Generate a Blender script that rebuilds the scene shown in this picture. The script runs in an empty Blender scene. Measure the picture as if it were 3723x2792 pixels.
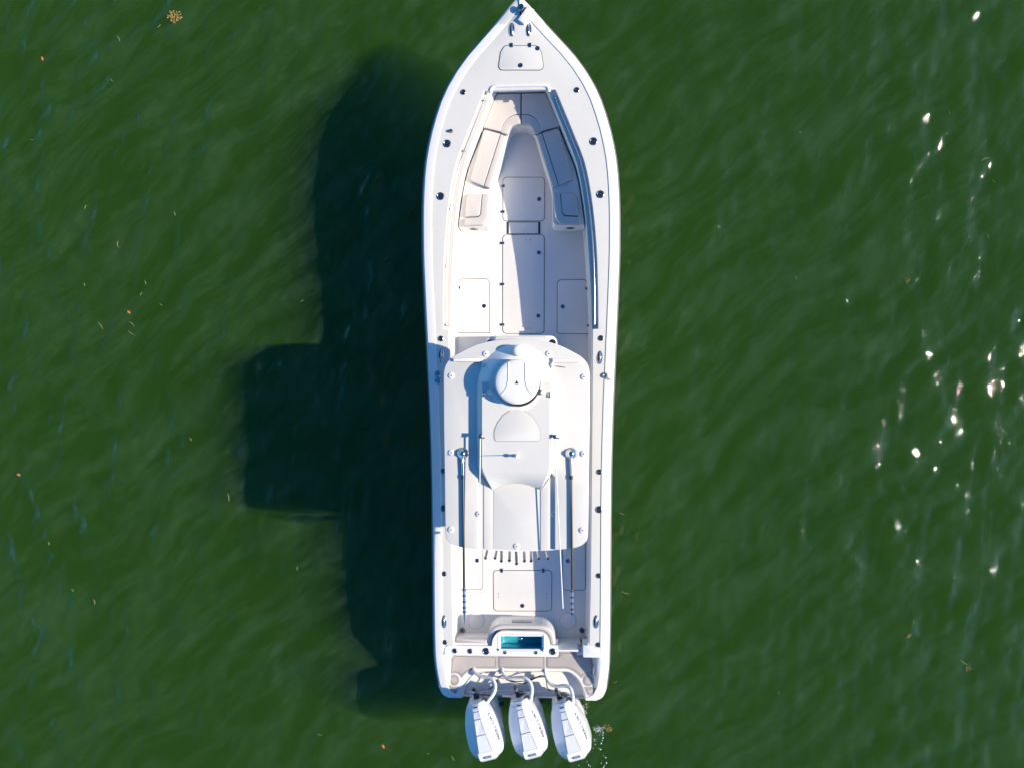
import bpy, bmesh, math, random
import numpy as np
from mathutils import Vector, Matrix

random.seed(7)
rng = np.random.default_rng(11)
R = math.radians
sc = bpy.context.scene
col = sc.collection

# ------------------------------------------------------------------ camera
cam_d = bpy.data.cameras.new("camera")
cam = bpy.data.objects.new("camera", cam_d)
col.objects.link(cam)
cam.location = (0.625, 0.0, 15.55)
cam.rotation_euler = (0.0, R(3.078), 0.0)
cam_d.sensor_fit = 'HORIZONTAL'
cam_d.sensor_width = 36.0
cam_d.lens = 29.49
cam_d.clip_end = 2000.0
sc.camera = cam

# ------------------------------------------------------------------ sky, sun, exposure
SUN_EL, SUN_AZ = R(35.2), R(-1.2)          # azimuth from +X towards the bow (+Y)
w = bpy.data.worlds.new("World"); sc.world = w; w.use_nodes = True
wn = w.node_tree.nodes; wl = w.node_tree.links
wn.clear()
sky = wn.new("ShaderNodeTexSky"); sky.sky_type = 'NISHITA'
sky.sun_disc = False
sky.sun_elevation = SUN_EL
sky.sun_rotation = R(90) - SUN_AZ
sky.air_density = 1.0; sky.dust_density = 0.5; sky.ozone_density = 8.0
bg = wn.new("ShaderNodeBackground"); bg.inputs[1].default_value = 0.125
wo = wn.new("ShaderNodeOutputWorld")
hs = wn.new("ShaderNodeHueSaturation"); hs.inputs["Saturation"].default_value = 1.2
wl.new(sky.outputs[0], hs.inputs["Color"]); wl.new(hs.outputs[0], bg.inputs[0]); wl.new(bg.outputs[0], wo.inputs[0])
sun_d = bpy.data.lights.new("sun", 'SUN')
sun_d.energy = 4.3; sun_d.angle = R(0.55); sun_d.color = (1.0, 0.875, 0.69)
sun = bpy.data.objects.new("sun", sun_d); col.objects.link(sun)
sdir = Vector((math.cos(SUN_EL)*math.cos(SUN_AZ), math.cos(SUN_EL)*math.sin(SUN_AZ), math.sin(SUN_EL)))
sun.rotation_mode = 'QUATERNION'
sun.rotation_quaternion = sdir.to_track_quat('Z', 'Y')
sun.location = sdir*60
vs = sc.view_settings
vs.view_transform = 'Standard'; vs.look = 'None'; vs.exposure = 0.57; vs.gamma = 1.0
vs.use_curve_mapping = False
cy = sc.cycles
cy.use_denoising = True
cy.max_bounces = 6; cy.diffuse_bounces = 3; cy.glossy_bounces = 3
cy.transmission_bounces = 4; cy.transparent_max_bounces = 12; cy.volume_bounces = 1
cy.caustics_reflective = False; cy.caustics_refractive = False

# ------------------------------------------------------------------ materials
def mat(name, colr, rough=0.4, metal=0.0, coat=0.0, spec=0.5, bump=None, vary=None):
    m = bpy.data.materials.new(name); m.use_nodes = True
    nt = m.node_tree; b = nt.nodes["Principled BSDF"]
    b.inputs["Base Color"].default_value = (*colr, 1)
    b.inputs["Roughness"].default_value = rough
    b.inputs["Metallic"].default_value = metal
    b.inputs["Coat Weight"].default_value = coat
    b.inputs["Specular IOR Level"].default_value = spec
    if vary or bump:
        tc = nt.nodes.new("ShaderNodeTexCoord")
    if vary:                               # (scale, amount): slight wear and soiling of the real colour
        n = nt.nodes.new("ShaderNodeTexNoise"); n.inputs["Scale"].default_value = vary[0]
        n.inputs["Detail"].default_value = 6; n.inputs["Roughness"].default_value = 0.65
        nt.links.new(tc.outputs["Object"], n.inputs["Vector"])
        mx = nt.nodes.new("ShaderNodeMix"); mx.data_type = 'RGBA'
        mx.inputs[6].default_value = (*[c*(1-vary[1]) for c in colr], 1)
        mx.inputs[7].default_value = (*[min(1, c*(1+vary[1]*0.4)) for c in colr], 1)
        nt.links.new(n.outputs["Fac"], mx.inputs[0]); nt.links.new(mx.outputs[2], b.inputs["Base Color"])
    if bump:                               # (scale, strength, distance)
        n2 = nt.nodes.new("ShaderNodeTexNoise"); n2.inputs["Scale"].default_value = bump[0]
        n2.inputs["Detail"].default_value = 3
        nt.links.new(tc.outputs["Object"], n2.inputs["Vector"])
        bp = nt.nodes.new("ShaderNodeBump"); bp.inputs["Strength"].default_value = bump[1]
        bp.inputs["Distance"].default_value = bump[2]
        nt.links.new(n2.outputs["Fac"], bp.inputs["Height"]); nt.links.new(bp.outputs["Normal"], b.inputs["Normal"])
    return m

M_GEL = mat("white_gelcoat", (0.82, 0.80, 0.755), 0.28, vary=(1.7, 0.05))
M_SKID = mat("nonskid_gelcoat", (0.69, 0.668, 0.605), 0.6, bump=(260, 0.25, 0.002), vary=(2.3, 0.09))
M_FLOOR = mat("floor_nonskid", (0.74, 0.728, 0.715), 0.55, bump=(260, 0.25, 0.002), vary=(2.0, 0.09))
M_HULL = mat("hull_gelcoat", (0.78, 0.80, 0.82), 0.2, vary=(0.9, 0.03))
M_RUB = mat("rub_rail_rubber", (0.16, 0.16, 0.17), 0.5)
M_STEEL = mat("polished_steel", (0.62, 0.62, 0.64), 0.14, metal=1.0)
M_DSTEEL = mat("dark_steel", (0.30, 0.30, 0.32), 0.22, metal=1.0)
M_BLACK = mat("black_plastic", (0.012, 0.012, 0.014), 0.4)
M_GASK = mat("dark_gasket", (0.03, 0.03, 0.035), 0.7)
M_VINYL = mat("cream_vinyl", (0.61, 0.565, 0.53), 0.5, bump=(420, 0.3, 0.0015), vary=(3.0, 0.05))
M_PIPING = mat("vinyl_piping", (0.30, 0.27, 0.25), 0.6)
M_PAD = mat("taupe_foam", (0.44, 0.405, 0.39), 0.85, bump=(500, 0.4, 0.002), vary=(5, 0.08))
M_PADLINE = mat("foam_groove", (0.07, 0.06, 0.055), 0.9)
M_TEAL = mat("teal_livewell", (0.03, 0.34, 0.43), 0.3)
M_MOTOR = mat("motor_paint", (0.80, 0.81, 0.83), 0.22, coat=0.4)
M_MPANEL = mat("motor_panel_paint", (0.72, 0.735, 0.76), 0.25, coat=0.3)
M_MLINE = mat("motor_seam", (0.17, 0.17, 0.18), 0.6)
M_MDARK = mat("motor_chassis", (0.025, 0.027, 0.03), 0.38)
M_HOSE = mat("white_hose", (0.76, 0.75, 0.72), 0.4)
M_CARBON = mat("dark_pole", (0.028, 0.024, 0.021), 0.25, coat=0.4)
M_WHIP = mat("antenna_white", (0.78, 0.78, 0.76), 0.35)
M_DECAL = mat("grey_decal", (0.10, 0.10, 0.11), 0.5)
M_TINT = mat("tinted_acrylic", (0.03, 0.035, 0.04), 0.08)
M_WEED = mat("brown_weed", (0.36, 0.25, 0.07), 0.8, vary=(20, 0.4))
M_LEAF = mat("orange_leaf", (0.55, 0.20, 0.03), 0.6)
M_BLADE = mat("pale_seagrass", (0.26, 0.28, 0.12), 0.6)
M_FOAM = mat("foam_white", (0.75, 0.78, 0.76), 0.5)

# ------------------------------------------------------------------ geometry helpers
def hermite(tab):
    xs = [p[0] for p in tab]; ys = [p[1] for p in tab]
    if xs[0] > xs[-1]: xs = xs[::-1]; ys = ys[::-1]
    n = len(xs); d = [(ys[i+1]-ys[i])/(xs[i+1]-xs[i]) for i in range(n-1)]
    t = [d[0]]+[0.5*(d[i-1]+d[i]) if d[i-1]*d[i] > 0 else 0.0 for i in range(1, n-1)]+[d[-1]]
    def f(x):
        if x <= xs[0]: return ys[0]+t[0]*(x-xs[0])
        if x >= xs[-1]: return ys[-1]+t[-1]*(x-xs[-1])
        i = 0
        while x > xs[i+1]: i += 1
        h = xs[i+1]-xs[i]; u = (x-xs[i])/h
        return ((2*u**3-3*u**2+1)*ys[i]+(u**3-2*u**2+u)*h*t[i]+(-2*u**3+3*u**2)*ys[i+1]+(u**3-u**2)*h*t[i+1])
    return f

def catmull(pts, n=6, closed=False):
    out = []; P = [Vector(p) for p in pts]; m = len(P)
    for i in range(m if closed else m-1):
        if closed: a, b, c, d = P[(i-1) % m], P[i], P[(i+1) % m], P[(i+2) % m]
        else: a, b, c, d = P[max(i-1, 0)], P[i], P[i+1], P[min(i+2, m-1)]
        for k in range(n):
            t = k/n
            out.append(0.5*((2*b)+(c-a)*t+(2*a-5*b+4*c-d)*t*t+(3*b-a-3*c+d)*t**3))
    if not closed: out.append(P[-1])
    return [tuple(p) for p in out]

def fillet(pts, r, n=5):
    out = []; m = len(pts)
    rs = r if isinstance(r, (list, tuple)) else [r]*m
    for i in range(m):
        p = Vector(pts[i][:2]); a = Vector(pts[i-1][:2]); b = Vector(pts[(i+1) % m][:2])
        if rs[i] <= 0: out.append(tuple(p)); continue
        da = (a-p); db = (b-p)
        la, lb = da.length, db.length
        da.normalize(); db.normalize()
        ang = da.angle(db)
        if ang > R(177): out.append(tuple(p)); continue
        t = min(rs[i]/math.tan(ang/2), la*0.48, lb*0.48)
        rr = t*math.tan(ang/2)
        c = p+(da+db).normalized()*(rr/math.sin(ang/2))
        s = p+da*t-c; e = p+db*t-c
        a0 = math.atan2(s.y, s.x); a1 = math.atan2(e.y, e.x)
        dd = (a1-a0+math.pi) % (2*math.pi)-math.pi
        for k in range(n+1):
            q = a0+dd*k/n
            out.append((c.x+rr*math.cos(q), c.y+rr*math.sin(q)))
    return out

def area2(p):
    return sum(p[i-1][0]*p[i][1]-p[i][0]*p[i-1][1] for i in range(len(p)))
def ccw(p):
    p = [tuple(q[:2]) for q in p]
    return p if area2(p) > 0 else p[::-1]
def rounded(pts, r, n=5):             # fillet that keeps each radius with its own corner
    pts = [tuple(q[:2]) for q in pts]
    if not isinstance(r, (list, tuple)): r = [r]*len(pts)
    if area2(pts) < 0: pts = pts[::-1]; r = list(r)[::-1]
    return fillet(pts, list(r), n)
def offset(p, d):                     # inward for d > 0, p counter-clockwise
    m = len(p); out = []
    for i in range(m):
        a, b, c = Vector(p[i-1]), Vector(p[i]), Vector(p[(i+1) % m])
        e1 = (b-a); e2 = (c-b)
        if e1.length < 1e-7: e1 = e2.copy()
        if e2.length < 1e-7: e2 = e1.copy()
        e1.normalize(); e2.normalize()
        n1 = Vector((-e1.y, e1.x)); n2 = Vector((-e2.y, e2.x))
        k = n1+n2
        if k.length < 1e-6: k = n1
        k.normalize(); s = max(0.35, k.dot(n1))
        out.append(tuple(b+k*(d/s)))
    return out

class Geo:
    def __init__(s): s.v = []; s.f = []
    def add(s, v, f):
        n = len(s.v); s.v += [tuple(p) for p in v]; s.f += [tuple(i+n for i in q) for q in f]; return s
    def rows(s, rows, closed=False, capa=False, capb=False):
        n = len(rows[0]); v = [p for r in rows for p in r]; f = []
        for i in range(len(rows)-1):
            for j in range(n if closed else n-1):
                k = (j+1) % n
                f.append((i*n+j, i*n+k, (i+1)*n+k, (i+1)*n+j))
        if capa: f.append(tuple(range(n))[::-1])
        if capb: f.append(tuple((len(rows)-1)*n+j for j in range(n)))
        return s.add(v, f)
    def prism(s, pts, z0, z1, ch=0.0, zf=None, bottom=True, taper=0.0, seg=3, top=True):
        p = ccw(pts); prof = [(0.0, z0)]
        if taper: prof = [(0.0, z0)]
        if ch > 0:
            for k in range(seg+1):
                a = k/seg*math.pi/2
                prof.append((taper+ch*(1-math.cos(a)), z1-ch+ch*math.sin(a)))
        else: prof.append((taper, z1))
        rr = []
        for d, z in prof:
            q = offset(p, d) if d else p
            rr.append([(x, y, z+(zf(x, y) if zf else 0)) for x, y in q])
        return s.rows(rr, True, bottom, top)
    def frame(s, pts, wd, z0, z1, zf=None):          # thin ring following an outline
        p = ccw(pts); q = offset(p, wd); g = (lambda x, y: zf(x, y)) if zf else (lambda x, y: 0)
        rr = [[(x, y, z0+g(x, y)) for x, y in p], [(x, y, z1+g(x, y)) for x, y in p],
              [(x, y, z1+g(x, y)) for x, y in q], [(x, y, z0+g(x, y)) for x, y in q]]
        return s.rows(rr, True)
    def tube(s, path, r, seg=10, caps=True):
        P = [Vector(p) for p in path]; m = len(P)
        rs = r if isinstance(r, (list, tuple)) else [r]*m
        rr = []; up = None
        for i in range(m):
            t = (P[min(i+1, m-1)]-P[max(i-1, 0)]).normalized()
            if up is None:
                up = Vector((0, 0, 1)) if abs(t.z) < 0.9 else Vector((1, 0, 0))
            up = (up-t*up.dot(t)).normalized(); sd = t.cross(up)
            rr.append([tuple(P[i]+rs[i]*(math.cos(2*math.pi*k/seg)*up+math.sin(2*math.pi*k/seg)*sd)) for k in range(seg)])
        return s.rows(rr, True, caps, caps)
    def lathe(s, c, prof, seg=20, sx=1.0, sy=1.0, cap=True):
        rr = [[(c[0]+r*sx*math.cos(2*math.pi*k/seg), c[1]+r*sy*math.sin(2*math.pi*k/seg), c[2]+z) for k in range(seg)] for r, z in prof]
        return s.rows(rr, True, False, cap)
    def box(s, c, d, yaw=0.0, ch=0.0):
        hx, hy = d[0]/2, d[1]/2; a, b = math.cos(yaw), math.sin(yaw)
        p = [(c[0]+x*a-y*b, c[1]+x*b+y*a) for x, y in ((-hx, -hy), (hx, -hy), (hx, hy), (-hx, hy))]
        return s.prism(p, c[2], c[2]+d[2], ch)

def build(name, g, m, parent=None, smooth=35, **kw):
    me = bpy.data.meshes.new(name)
    me.from_pydata(g.v, [], g.f); me.update()
    bm = bmesh.new(); bm.from_mesh(me)
    bmesh.ops.remove_doubles(bm, verts=bm.verts, dist=1e-5)
    bmesh.ops.recalc_face_normals(bm, faces=bm.faces)
    bm.to_mesh(me); bm.free()
    if smooth:
        me.shade_smooth(); me.set_sharp_from_angle(angle=R(smooth))
    me.materials.append(m)
    o = bpy.data.objects.new(name, me); col.objects.link(o)
    if parent is not None:
        o.parent = parent
        o.matrix_parent_inverse = WORLD[parent.name].inverted() if parent.name in WORLD else Matrix.Identity(4)
    for k, v in kw.items(): o[k] = v
    return o
WORLD = {}
def empty(name, loc, label, cat, rz=0.0, group=None):
    o = bpy.data.objects.new(name, None); col.objects.link(o)
    o.location = loc; o.rotation_euler = (0, 0, rz); o.empty_display_size = 0.3
    o["label"] = label; o["category"] = cat
    if group: o["group"] = group
    WORLD[o.name] = Matrix.Translation(loc) @ Matrix.Rotation(rz, 4, 'Z')
    return o
def mirror(pts): return [(-p[0], *p[1:]) for p in pts]
def disc_pts(c, r, n=28, sx=1, sy=1):
    return [(c[0]+r*sx*math.cos(2*math.pi*k/n), c[1]+r*sy*math.sin(2*math.pi*k/n)) for k in range(n)]

# ------------------------------------------------------------------ water
LIGHT_STREAK = 0.075  # peak weight of the light streaks painted on the water
WZ = -0.36                          # water level under the hull datum
def wave_height(X, Y):
    h = np.zeros_like(X); r = np.random.default_rng(5)
    for i in range(96):
        L = 0.24*(1.25/0.24)**(r.random())
        th = R(-18)+r.normal(0, R(36))
        k = 2*math.pi/L
        sl = 0.046*(L/0.5)**-0.1
        ph = r.random()*2*math.pi; a, b, p2 = r.uniform(-1.1, 1.1), r.uniform(-1.1, 1.1), r.random()*6.28
        c = np.sin(k*(X*math.cos(th)+Y*math.sin(th))+ph)
        h += (sl/k)*(np.exp(0.9*(c-1))*1.6-0.6)*(1+0.8*np.sin(a*X+b*Y+p2))     # short crests in groups
    sm = lambda a, b: (lambda q: q*q*(3-2*q))(np.clip((X-a)/(b-a), 0, 1))
    gust = 0.86-0.44*sm(-3.0, 1.5)+0.42*sm(4.0, 8.5)              # calmer close to the hull
    gust = gust+0.13*np.sin(0.42*X+0.9+0.5*np.sin(0.33*Y))+0.10*np.sin(0.7*Y-0.4*X)
    return h*gust
def axis(inner0, inner1, step, far):
    a = list(np.arange(inner0, inner1+1e-6, step)); s = step; hi = []; x = a[-1]
    while x < far: s *= 1.35; x += s; hi.append(x)
    s = step; lo = []; x = a[0]
    while x > -far: s *= 1.35; x -= s; lo.append(x)
    return np.array(lo[::-1]+a+hi)
xs = axis(-10.6, 11.2, 0.036, 320.0); ys = axis(-8.0, 8.0, 0.036, 320.0)
XX, YY = np.meshgrid(xs, ys)
ZZ = wave_height(XX, YY)
fade = np.clip((14-np.abs(XX))/3, 0, 1)*np.clip((11-np.abs(YY))/3, 0, 1)
ZZ = ZZ*fade+WZ
nx, ny = len(xs), len(ys)
V = np.stack([XX, YY, ZZ], -1).reshape(-1, 3)
idx = np.arange(nx*ny).reshape(ny, nx)
Fq = np.stack([idx[:-1, :-1], idx[:-1, 1:], idx[1:, 1:], idx[1:, :-1]], -1).reshape(-1, 4)
border = np.concatenate([idx[0, :-1], idx[:-1, -1], idx[-1, :0:-1], idx[:0:-1, 0]])
nb = len(border); base = len(V)
Vb = V[border].copy(); Vb[:, 2] = -12.0
V = np.concatenate([V, Vb])
side = [(int(border[(i+1) % nb]), int(border[i]), base+i, base+(i+1) % nb) for i in range(nb)]
bot = [tuple(base+i for i in range(nb))[::-1]]
me = bpy.data.meshes.new("water")
me.from_pydata(V.tolist(), [], [tuple(q) for q in Fq.tolist()]+side+bot)
me.update(); me.shade_smooth()
me.set_sharp_from_angle(angle=R(50))
water = bpy.data.objects.new("water", me); col.objects.link(water)
water["kind"] = "structure"
water["label"] = "murky green sea water with small wind ripples around the boat"
mw = bpy.data.materials.new("sea_water"); mw.use_nodes = True
nt = mw.node_tree; nt.nodes.clear()
def N(t, **k):
    n = nt.nodes.new(t)
    for a, b in k.items(): n.inputs[a].default_value = b
    return n
tc = N("ShaderNodeTexCoord")
mp = N("ShaderNodeMapping"); mp.inputs["Rotation"].default_value = (0, 0, R(14)); mp.inputs["Scale"].default_value = (1.0, 0.45, 1.0)
nt.links.new(tc.outputs["Object"], mp.inputs["Vector"])
n1 = N("ShaderNodeTexNoise", Scale=9.0, Detail=4.0, Roughness=0.55)
nt.links.new(mp.outputs[0], n1.inputs["Vector"])
n3 = N("ShaderNodeTexNoise", Scale=17.0, Detail=2.0, Roughness=0.5); nt.links.new(mp.outputs[0], n3.inputs["Vector"])
bm0 = N("ShaderNodeBump", Strength=0.4, Distance=0.006); nt.links.new(n3.outputs["Fac"], bm0.inputs["Height"])
bmp = N("ShaderNodeBump", Strength=0.55, Distance=0.022)
nt.links.new(n1.outputs["Fac"], bmp.inputs["Height"]); nt.links.new(bm0.outputs[0], bmp.inputs["Normal"])
fr = N("ShaderNodeFresnel", IOR=1.39); nt.links.new(bmp.outputs[0], fr.inputs["Normal"])
gl = N("ShaderNodeBsdfGlossy", Roughness=0.02); nt.links.new(bmp.outputs[0], gl.inputs["Normal"])
tr = N("ShaderNodeBsdfTransparent")
mx = N("ShaderNodeMixShader")
ge = N("ShaderNodeNewGeometry"); iv = N("ShaderNodeMath"); iv.operation = "SUBTRACT"; iv.inputs[0].default_value = 1.0; nt.links.new(ge.outputs["Backfacing"], iv.inputs[1])
ml = N("ShaderNodeMath"); ml.operation = "MULTIPLY"; nt.links.new(fr.outputs[0], ml.inputs[0]); nt.links.new(iv.outputs[0], ml.inputs[1])      # underside lets daylight in
# pale streaks painted on the surface for ripple-focused sunlight and sky reflections
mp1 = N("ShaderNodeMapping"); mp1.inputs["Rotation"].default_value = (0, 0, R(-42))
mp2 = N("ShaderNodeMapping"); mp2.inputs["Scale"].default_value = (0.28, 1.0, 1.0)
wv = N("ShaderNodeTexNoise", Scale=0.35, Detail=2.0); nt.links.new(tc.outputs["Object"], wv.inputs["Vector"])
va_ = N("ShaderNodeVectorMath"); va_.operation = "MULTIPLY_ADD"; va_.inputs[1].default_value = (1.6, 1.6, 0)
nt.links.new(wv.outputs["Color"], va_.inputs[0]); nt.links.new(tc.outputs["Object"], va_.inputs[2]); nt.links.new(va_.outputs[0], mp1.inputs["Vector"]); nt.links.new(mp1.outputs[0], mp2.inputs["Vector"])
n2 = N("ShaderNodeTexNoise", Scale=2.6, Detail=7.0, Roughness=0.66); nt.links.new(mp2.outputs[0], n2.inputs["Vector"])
rp = N("ShaderNodeMapRange"); rp.inputs[1].default_value = 0.42; rp.inputs[2].default_value = 0.78; rp.inputs[3].default_value = 0.0; rp.inputs[4].default_value = LIGHT_STREAK
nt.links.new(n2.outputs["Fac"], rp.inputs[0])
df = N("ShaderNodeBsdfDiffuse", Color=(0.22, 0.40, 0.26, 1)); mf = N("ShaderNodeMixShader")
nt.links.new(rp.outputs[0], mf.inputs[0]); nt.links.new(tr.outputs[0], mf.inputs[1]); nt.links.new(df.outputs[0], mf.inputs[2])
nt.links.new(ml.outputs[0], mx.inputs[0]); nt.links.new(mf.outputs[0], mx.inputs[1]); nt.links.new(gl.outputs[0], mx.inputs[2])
SCAT = (0.092, 0.250, 0.014, 1)
DENS = 0.75
vsn = N("ShaderNodeVolumeScatter", Color=SCAT, Density=DENS, Anisotropy=0.0)
va = N("ShaderNodeVolumeAbsorption", Color=SCAT, Density=DENS)
ad = N("ShaderNodeAddShader")
nt.links.new(vsn.outputs[0], ad.inputs[0]); nt.links.new(va.outputs[0], ad.inputs[1])
out = N("ShaderNodeOutputMaterial")
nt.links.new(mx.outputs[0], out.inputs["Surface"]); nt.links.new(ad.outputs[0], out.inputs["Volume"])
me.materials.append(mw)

# ------------------------------------------------------------------ the boat: lines
BOAT = empty("center_console_boat", (0, 0, 0), "long white center console fishing boat with hardtop floating on green water", "boat")
sheer = hermite([(-5.61, 0.606), (-5.42, 0.625), (-4.74, 0.96), (-4.5, 1.0), (-4, 1.03), (-2, 1.1), (0, 1.2), (1, 1.27), (2, 1.33), (3.5, 1.42), (5, 1.5), (6.5, 1.58)])
half = hermite([(6.47, 0.0), (6.38, 0.10), (5.908, 0.546), (5.43, 0.975), (4.946, 1.281), (4.458, 1.466), (3.968, 1.588), (3.667, 1.635), (3.167, 1.672), (2.67, 1.683),
                (2.166, 1.682), (1.663, 1.666), (0.293, 1.613), (-0.218, 1.592), (-1.448, 1.560), (-2.838, 1.550), (-4.063, 1.545), (-4.522, 1.540),
                (-5.1, 1.53), (-5.35, 1.51), (-5.5, 1.465), (-5.57, 1.41), (-5.61, 1.33)])
rec_out = hermite([(4.92, 0.590), (4.119, 0.922), (3.738, 1.07), (3.161, 1.19), (2.329, 1.278), (1.658, 1.305), (0.90, 1.315)])
rec_in = hermite([(4.92, 0.475), (4.119, 0.80), (3.738, 0.945), (3.161, 1.06), (2.161, 1.158), (0.905, 1.209), (-1.5, 1.195), (-3.18, 1.182), (-4.6, 1.158)])
def slope_w(Y):
    d = (half(Y+0.02)-half(Y-0.02))/0.04
    return min(math.sqrt(1+d*d), 1.5)
FLOOR = 0.35
YR0, YR1 = 0.93, 4.92          # coaming recess

# hull shell
g = Geo(); rows = []
st = [-5.61, -5.57, -5.5, -5.35, -5.1]+list(np.linspace(-4.7, 6.0, 44))+[6.15, 6.3, 6.38, 6.44, 6.47]
for Y in st:
    b = max(half(Y), 0.004); s_ = sheer(Y)-0.075
    t = max(0.0, (Y-1.0)/5.5)
    chine = b*(0.93-0.55*t**1.6); zc = 0.02+0.75*t**2.2
    kz = -0.55+1.35*max(0, (Y-3.2)/3.3)**2.2
    yk = Y-0.75*t**3*(1.0)
    L = [(b, Y, s_), (b*(0.985-0.06*t), Y-0.03*t, s_-0.18), (b*(0.965-0.3*t), Y-0.25*t**2, s_*0.45+zc*0.55), (chine, Y-0.45*t**2, zc), (0.0, yk, min(kz, zc-0.03))]
    rows.append([(x, y, z) for x, y, z in L]+[(-x, y, z) for x, y, z in L[-2::-1]])
g.rows(rows, False, True, False)
hull = build("hull", g, M_HULL, BOAT, 40)
for s in (1, -1):                                   # rub rail
    g = Geo(); rows = []
    for Y in st:
        b = max(half(Y), 0.004); z = sheer(Y)
        rows.append([(s*x, Y, zz) for x, zz in ((b-0.004, z-0.07), (b+0.014, z-0.075), (b+0.016, z-0.105), (b-0.004, z-0.115))])
    g.rows(rows); build("rub_rail", g, M_RUB if s > 0 else M_RUB, BOAT)

# side decks (gunwales), from the transom corner to the bow opening
def outer_profile(Y):
    b = half(Y); wv = slope_w(Y); z = sheer(Y)
    k = min(1.0, max(0.0, (6.12-Y)/0.10)); e = max(0.25, min(1.0, (6.47-Y)/0.5))
    prof = [(0.0, -0.09*e), (0.037, -0.012*e), (0.046, -0.003), (0.165, 0.004+0.010*k), (0.172, 0.004+0.009*k), (0.177, 0.004)]
    return [(max(b-d*wv, 0.0), Y, z+dz) for d, dz in prof]
sta = sorted(set([round(v, 3) for v in np.linspace(-4.55, 4.92, 58)]+[YR0, YR0-0.004, YR0+0.03]))
stw = sta+[5.0, 5.07]
for s in (1, -1):
    g = Geo(); rows = []
    for Y in sta:
        P = outer_profile(Y); z = sheer(Y); xp = P[-1][0]
        if Y >= YR0: xo, dzr = rec_out(Y), -0.085
        else: xo, dzr = rec_in(Y)+0.014, 0.0
        if Y == YR0: dzr = -0.085
        xi = rec_in(Y)
        P += [(xp*0.5+xo*0.5, Y, z+0.007), (xo+0.012, Y, z+0.006), (xo+0.003, Y, z+0.0), (xo, Y, z-0.004+dzr), (xi+0.008, Y, z-0.004+dzr), (xi, Y, z-0.014+dzr), (xi, Y, z-0.05+dzr)]
        rows.append([(s*x, y, zz) for x, y, zz in P])
    g.rows(rows)
    build("gunwale", g, M_SKID, BOAT, 28)
    g = Geo(); rows = []                            # inner liner wall
    for Y in stw:
        xi = rec_in(Y); z = sheer(Y)-(0.13 if Y >= YR0 else 0.05)
        rows.append([(s*xi, Y, z), (s*(xi+0.015), Y, z-0.015), (s*(xi+0.01), Y, FLOOR+0.06), (s*(xi-0.025), Y, FLOOR-0.001)])
    g.rows(rows); build("liner_wall", g, M_GEL, BOAT, 28)
    g = Geo(); rows = []                            # smooth outer toe band over the non-skid panel
    for Y in [v for v in st if -5.58 < v < 6.10]:
        b = half(Y); wv = slope_w(Y); z = sheer(Y)+0.0025
        prof = [(0.002, -0.09), (0.037, -0.012), (0.046, -0.003), (0.165, 0.015), (0.172, 0.014), (0.1785, 0.002)]
        rows.append([(s*max(b-d*wv, 0), Y, z+dz) for d, dz in prof])
    g.rows(rows); build("toe_band", g, M_GEL, BOAT, 28)
    # descending side wall round the swim platform
    g = Geo(); rows = []
    for Y in [-4.55, -4.7, -4.85, -5.0, -5.15, -5.3, -5.38]:
        P = outer_profile(Y); z = sheer(Y); t = min(1, (-4.55-Y)/0.12) if Y > -4.67 else 1
        xin = 1.335
        P = P[:4]+[(xin+0.03, Y, z+0.012), (xin, Y, z+0.004), (xin-0.02, Y, z-0.012), (xin-0.055-0.05*max(0, z-0.65), Y, 0.61)]
        rows.append([(s*x, y, zz) for x, y, zz in P])
    g.rows(rows, False, False, False); build("stern_bulwark", g, M_GEL, BOAT, 30)

# foredeck
g = Geo(); rows = []
for Y in list(np.linspace(4.92, 6.0, 14))+[6.1, 6.2, 6.3, 6.38, 6.43, 6.46]:
    P = outer_profile(Y); z = sheer(Y); xp = P[-1][0]
    L = P+[(xp*t, Y, z+0.006+0.018*(1-t*t)*min(1, max(0, (Y-4.92)/0.4))) for t in (0.8, 0.6, 0.4, 0.2, 0.0)]
    rows.append([(x, y, zz) for x, y, zz in L]+[(-x, y, zz) for x, y, zz in L[-2::-1]])
g.rows(rows); build("foredeck", g, M_SKID, BOAT, 28)
def deckz(x, y):                                    # top of foredeck and side decks
    b = max(half(y)-0.177*slope_w(y), 0.05); t = min(1, abs(x)/b)
    return sheer(y)+(0.006+0.018*(1-t*t)*min(1, (y-4.92)/0.4) if y > 4.92 else 0.008)
# rounded lip and bulkhead at the front of the bow opening
g = Geo()
lip = catmull([(-0.487, 4.885, 1.492), (-0.482, 4.945, 1.502), (-0.43, 4.985, 1.508), (-0.30, 4.993, 1.512), (0, 4.995, 1.514), (0.30, 4.993, 1.512), (0.43, 4.985, 1.508), (0.482, 4.945, 1.502), (0.487, 4.885, 1.492)], 6)
g.tube(lip, 0.030, 12); build("opening_lip", g, M_GEL, BOAT, 60)
g = Geo()
g.rows([[(-0.62, 4.921, 1.503), (0.62, 4.921, 1.503)], [(-0.62, 4.922, 1.44), (0.62, 4.922, 1.44)], [(-0.60, 5.07, 1.40), (0.60, 5.07, 1.40)], [(-0.60, 5.075, 0.35), (0.60, 5.075, 0.35)]])
for s in (1, -1):
    g.box((s*0.545, 4.930, 1.34), (0.15, 0.018, 0.163))
build("bow_bulkhead", g, M_GEL, BOAT, 30)
# cockpit floor
g = Geo(); rows = []
for Y in list(np.linspace(-4.6, 4.9, 40)):
    x = rec_in(Y)-0.02
    rows.append([(-x, Y, FLOOR), (-x*0.5, Y, FLOOR), (0, Y, FLOOR), (x*0.5, Y, FLOOR), (x, Y, FLOOR)])
g.rows(rows); build("cockpit_floor", g, M_FLOOR, BOAT)

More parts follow.
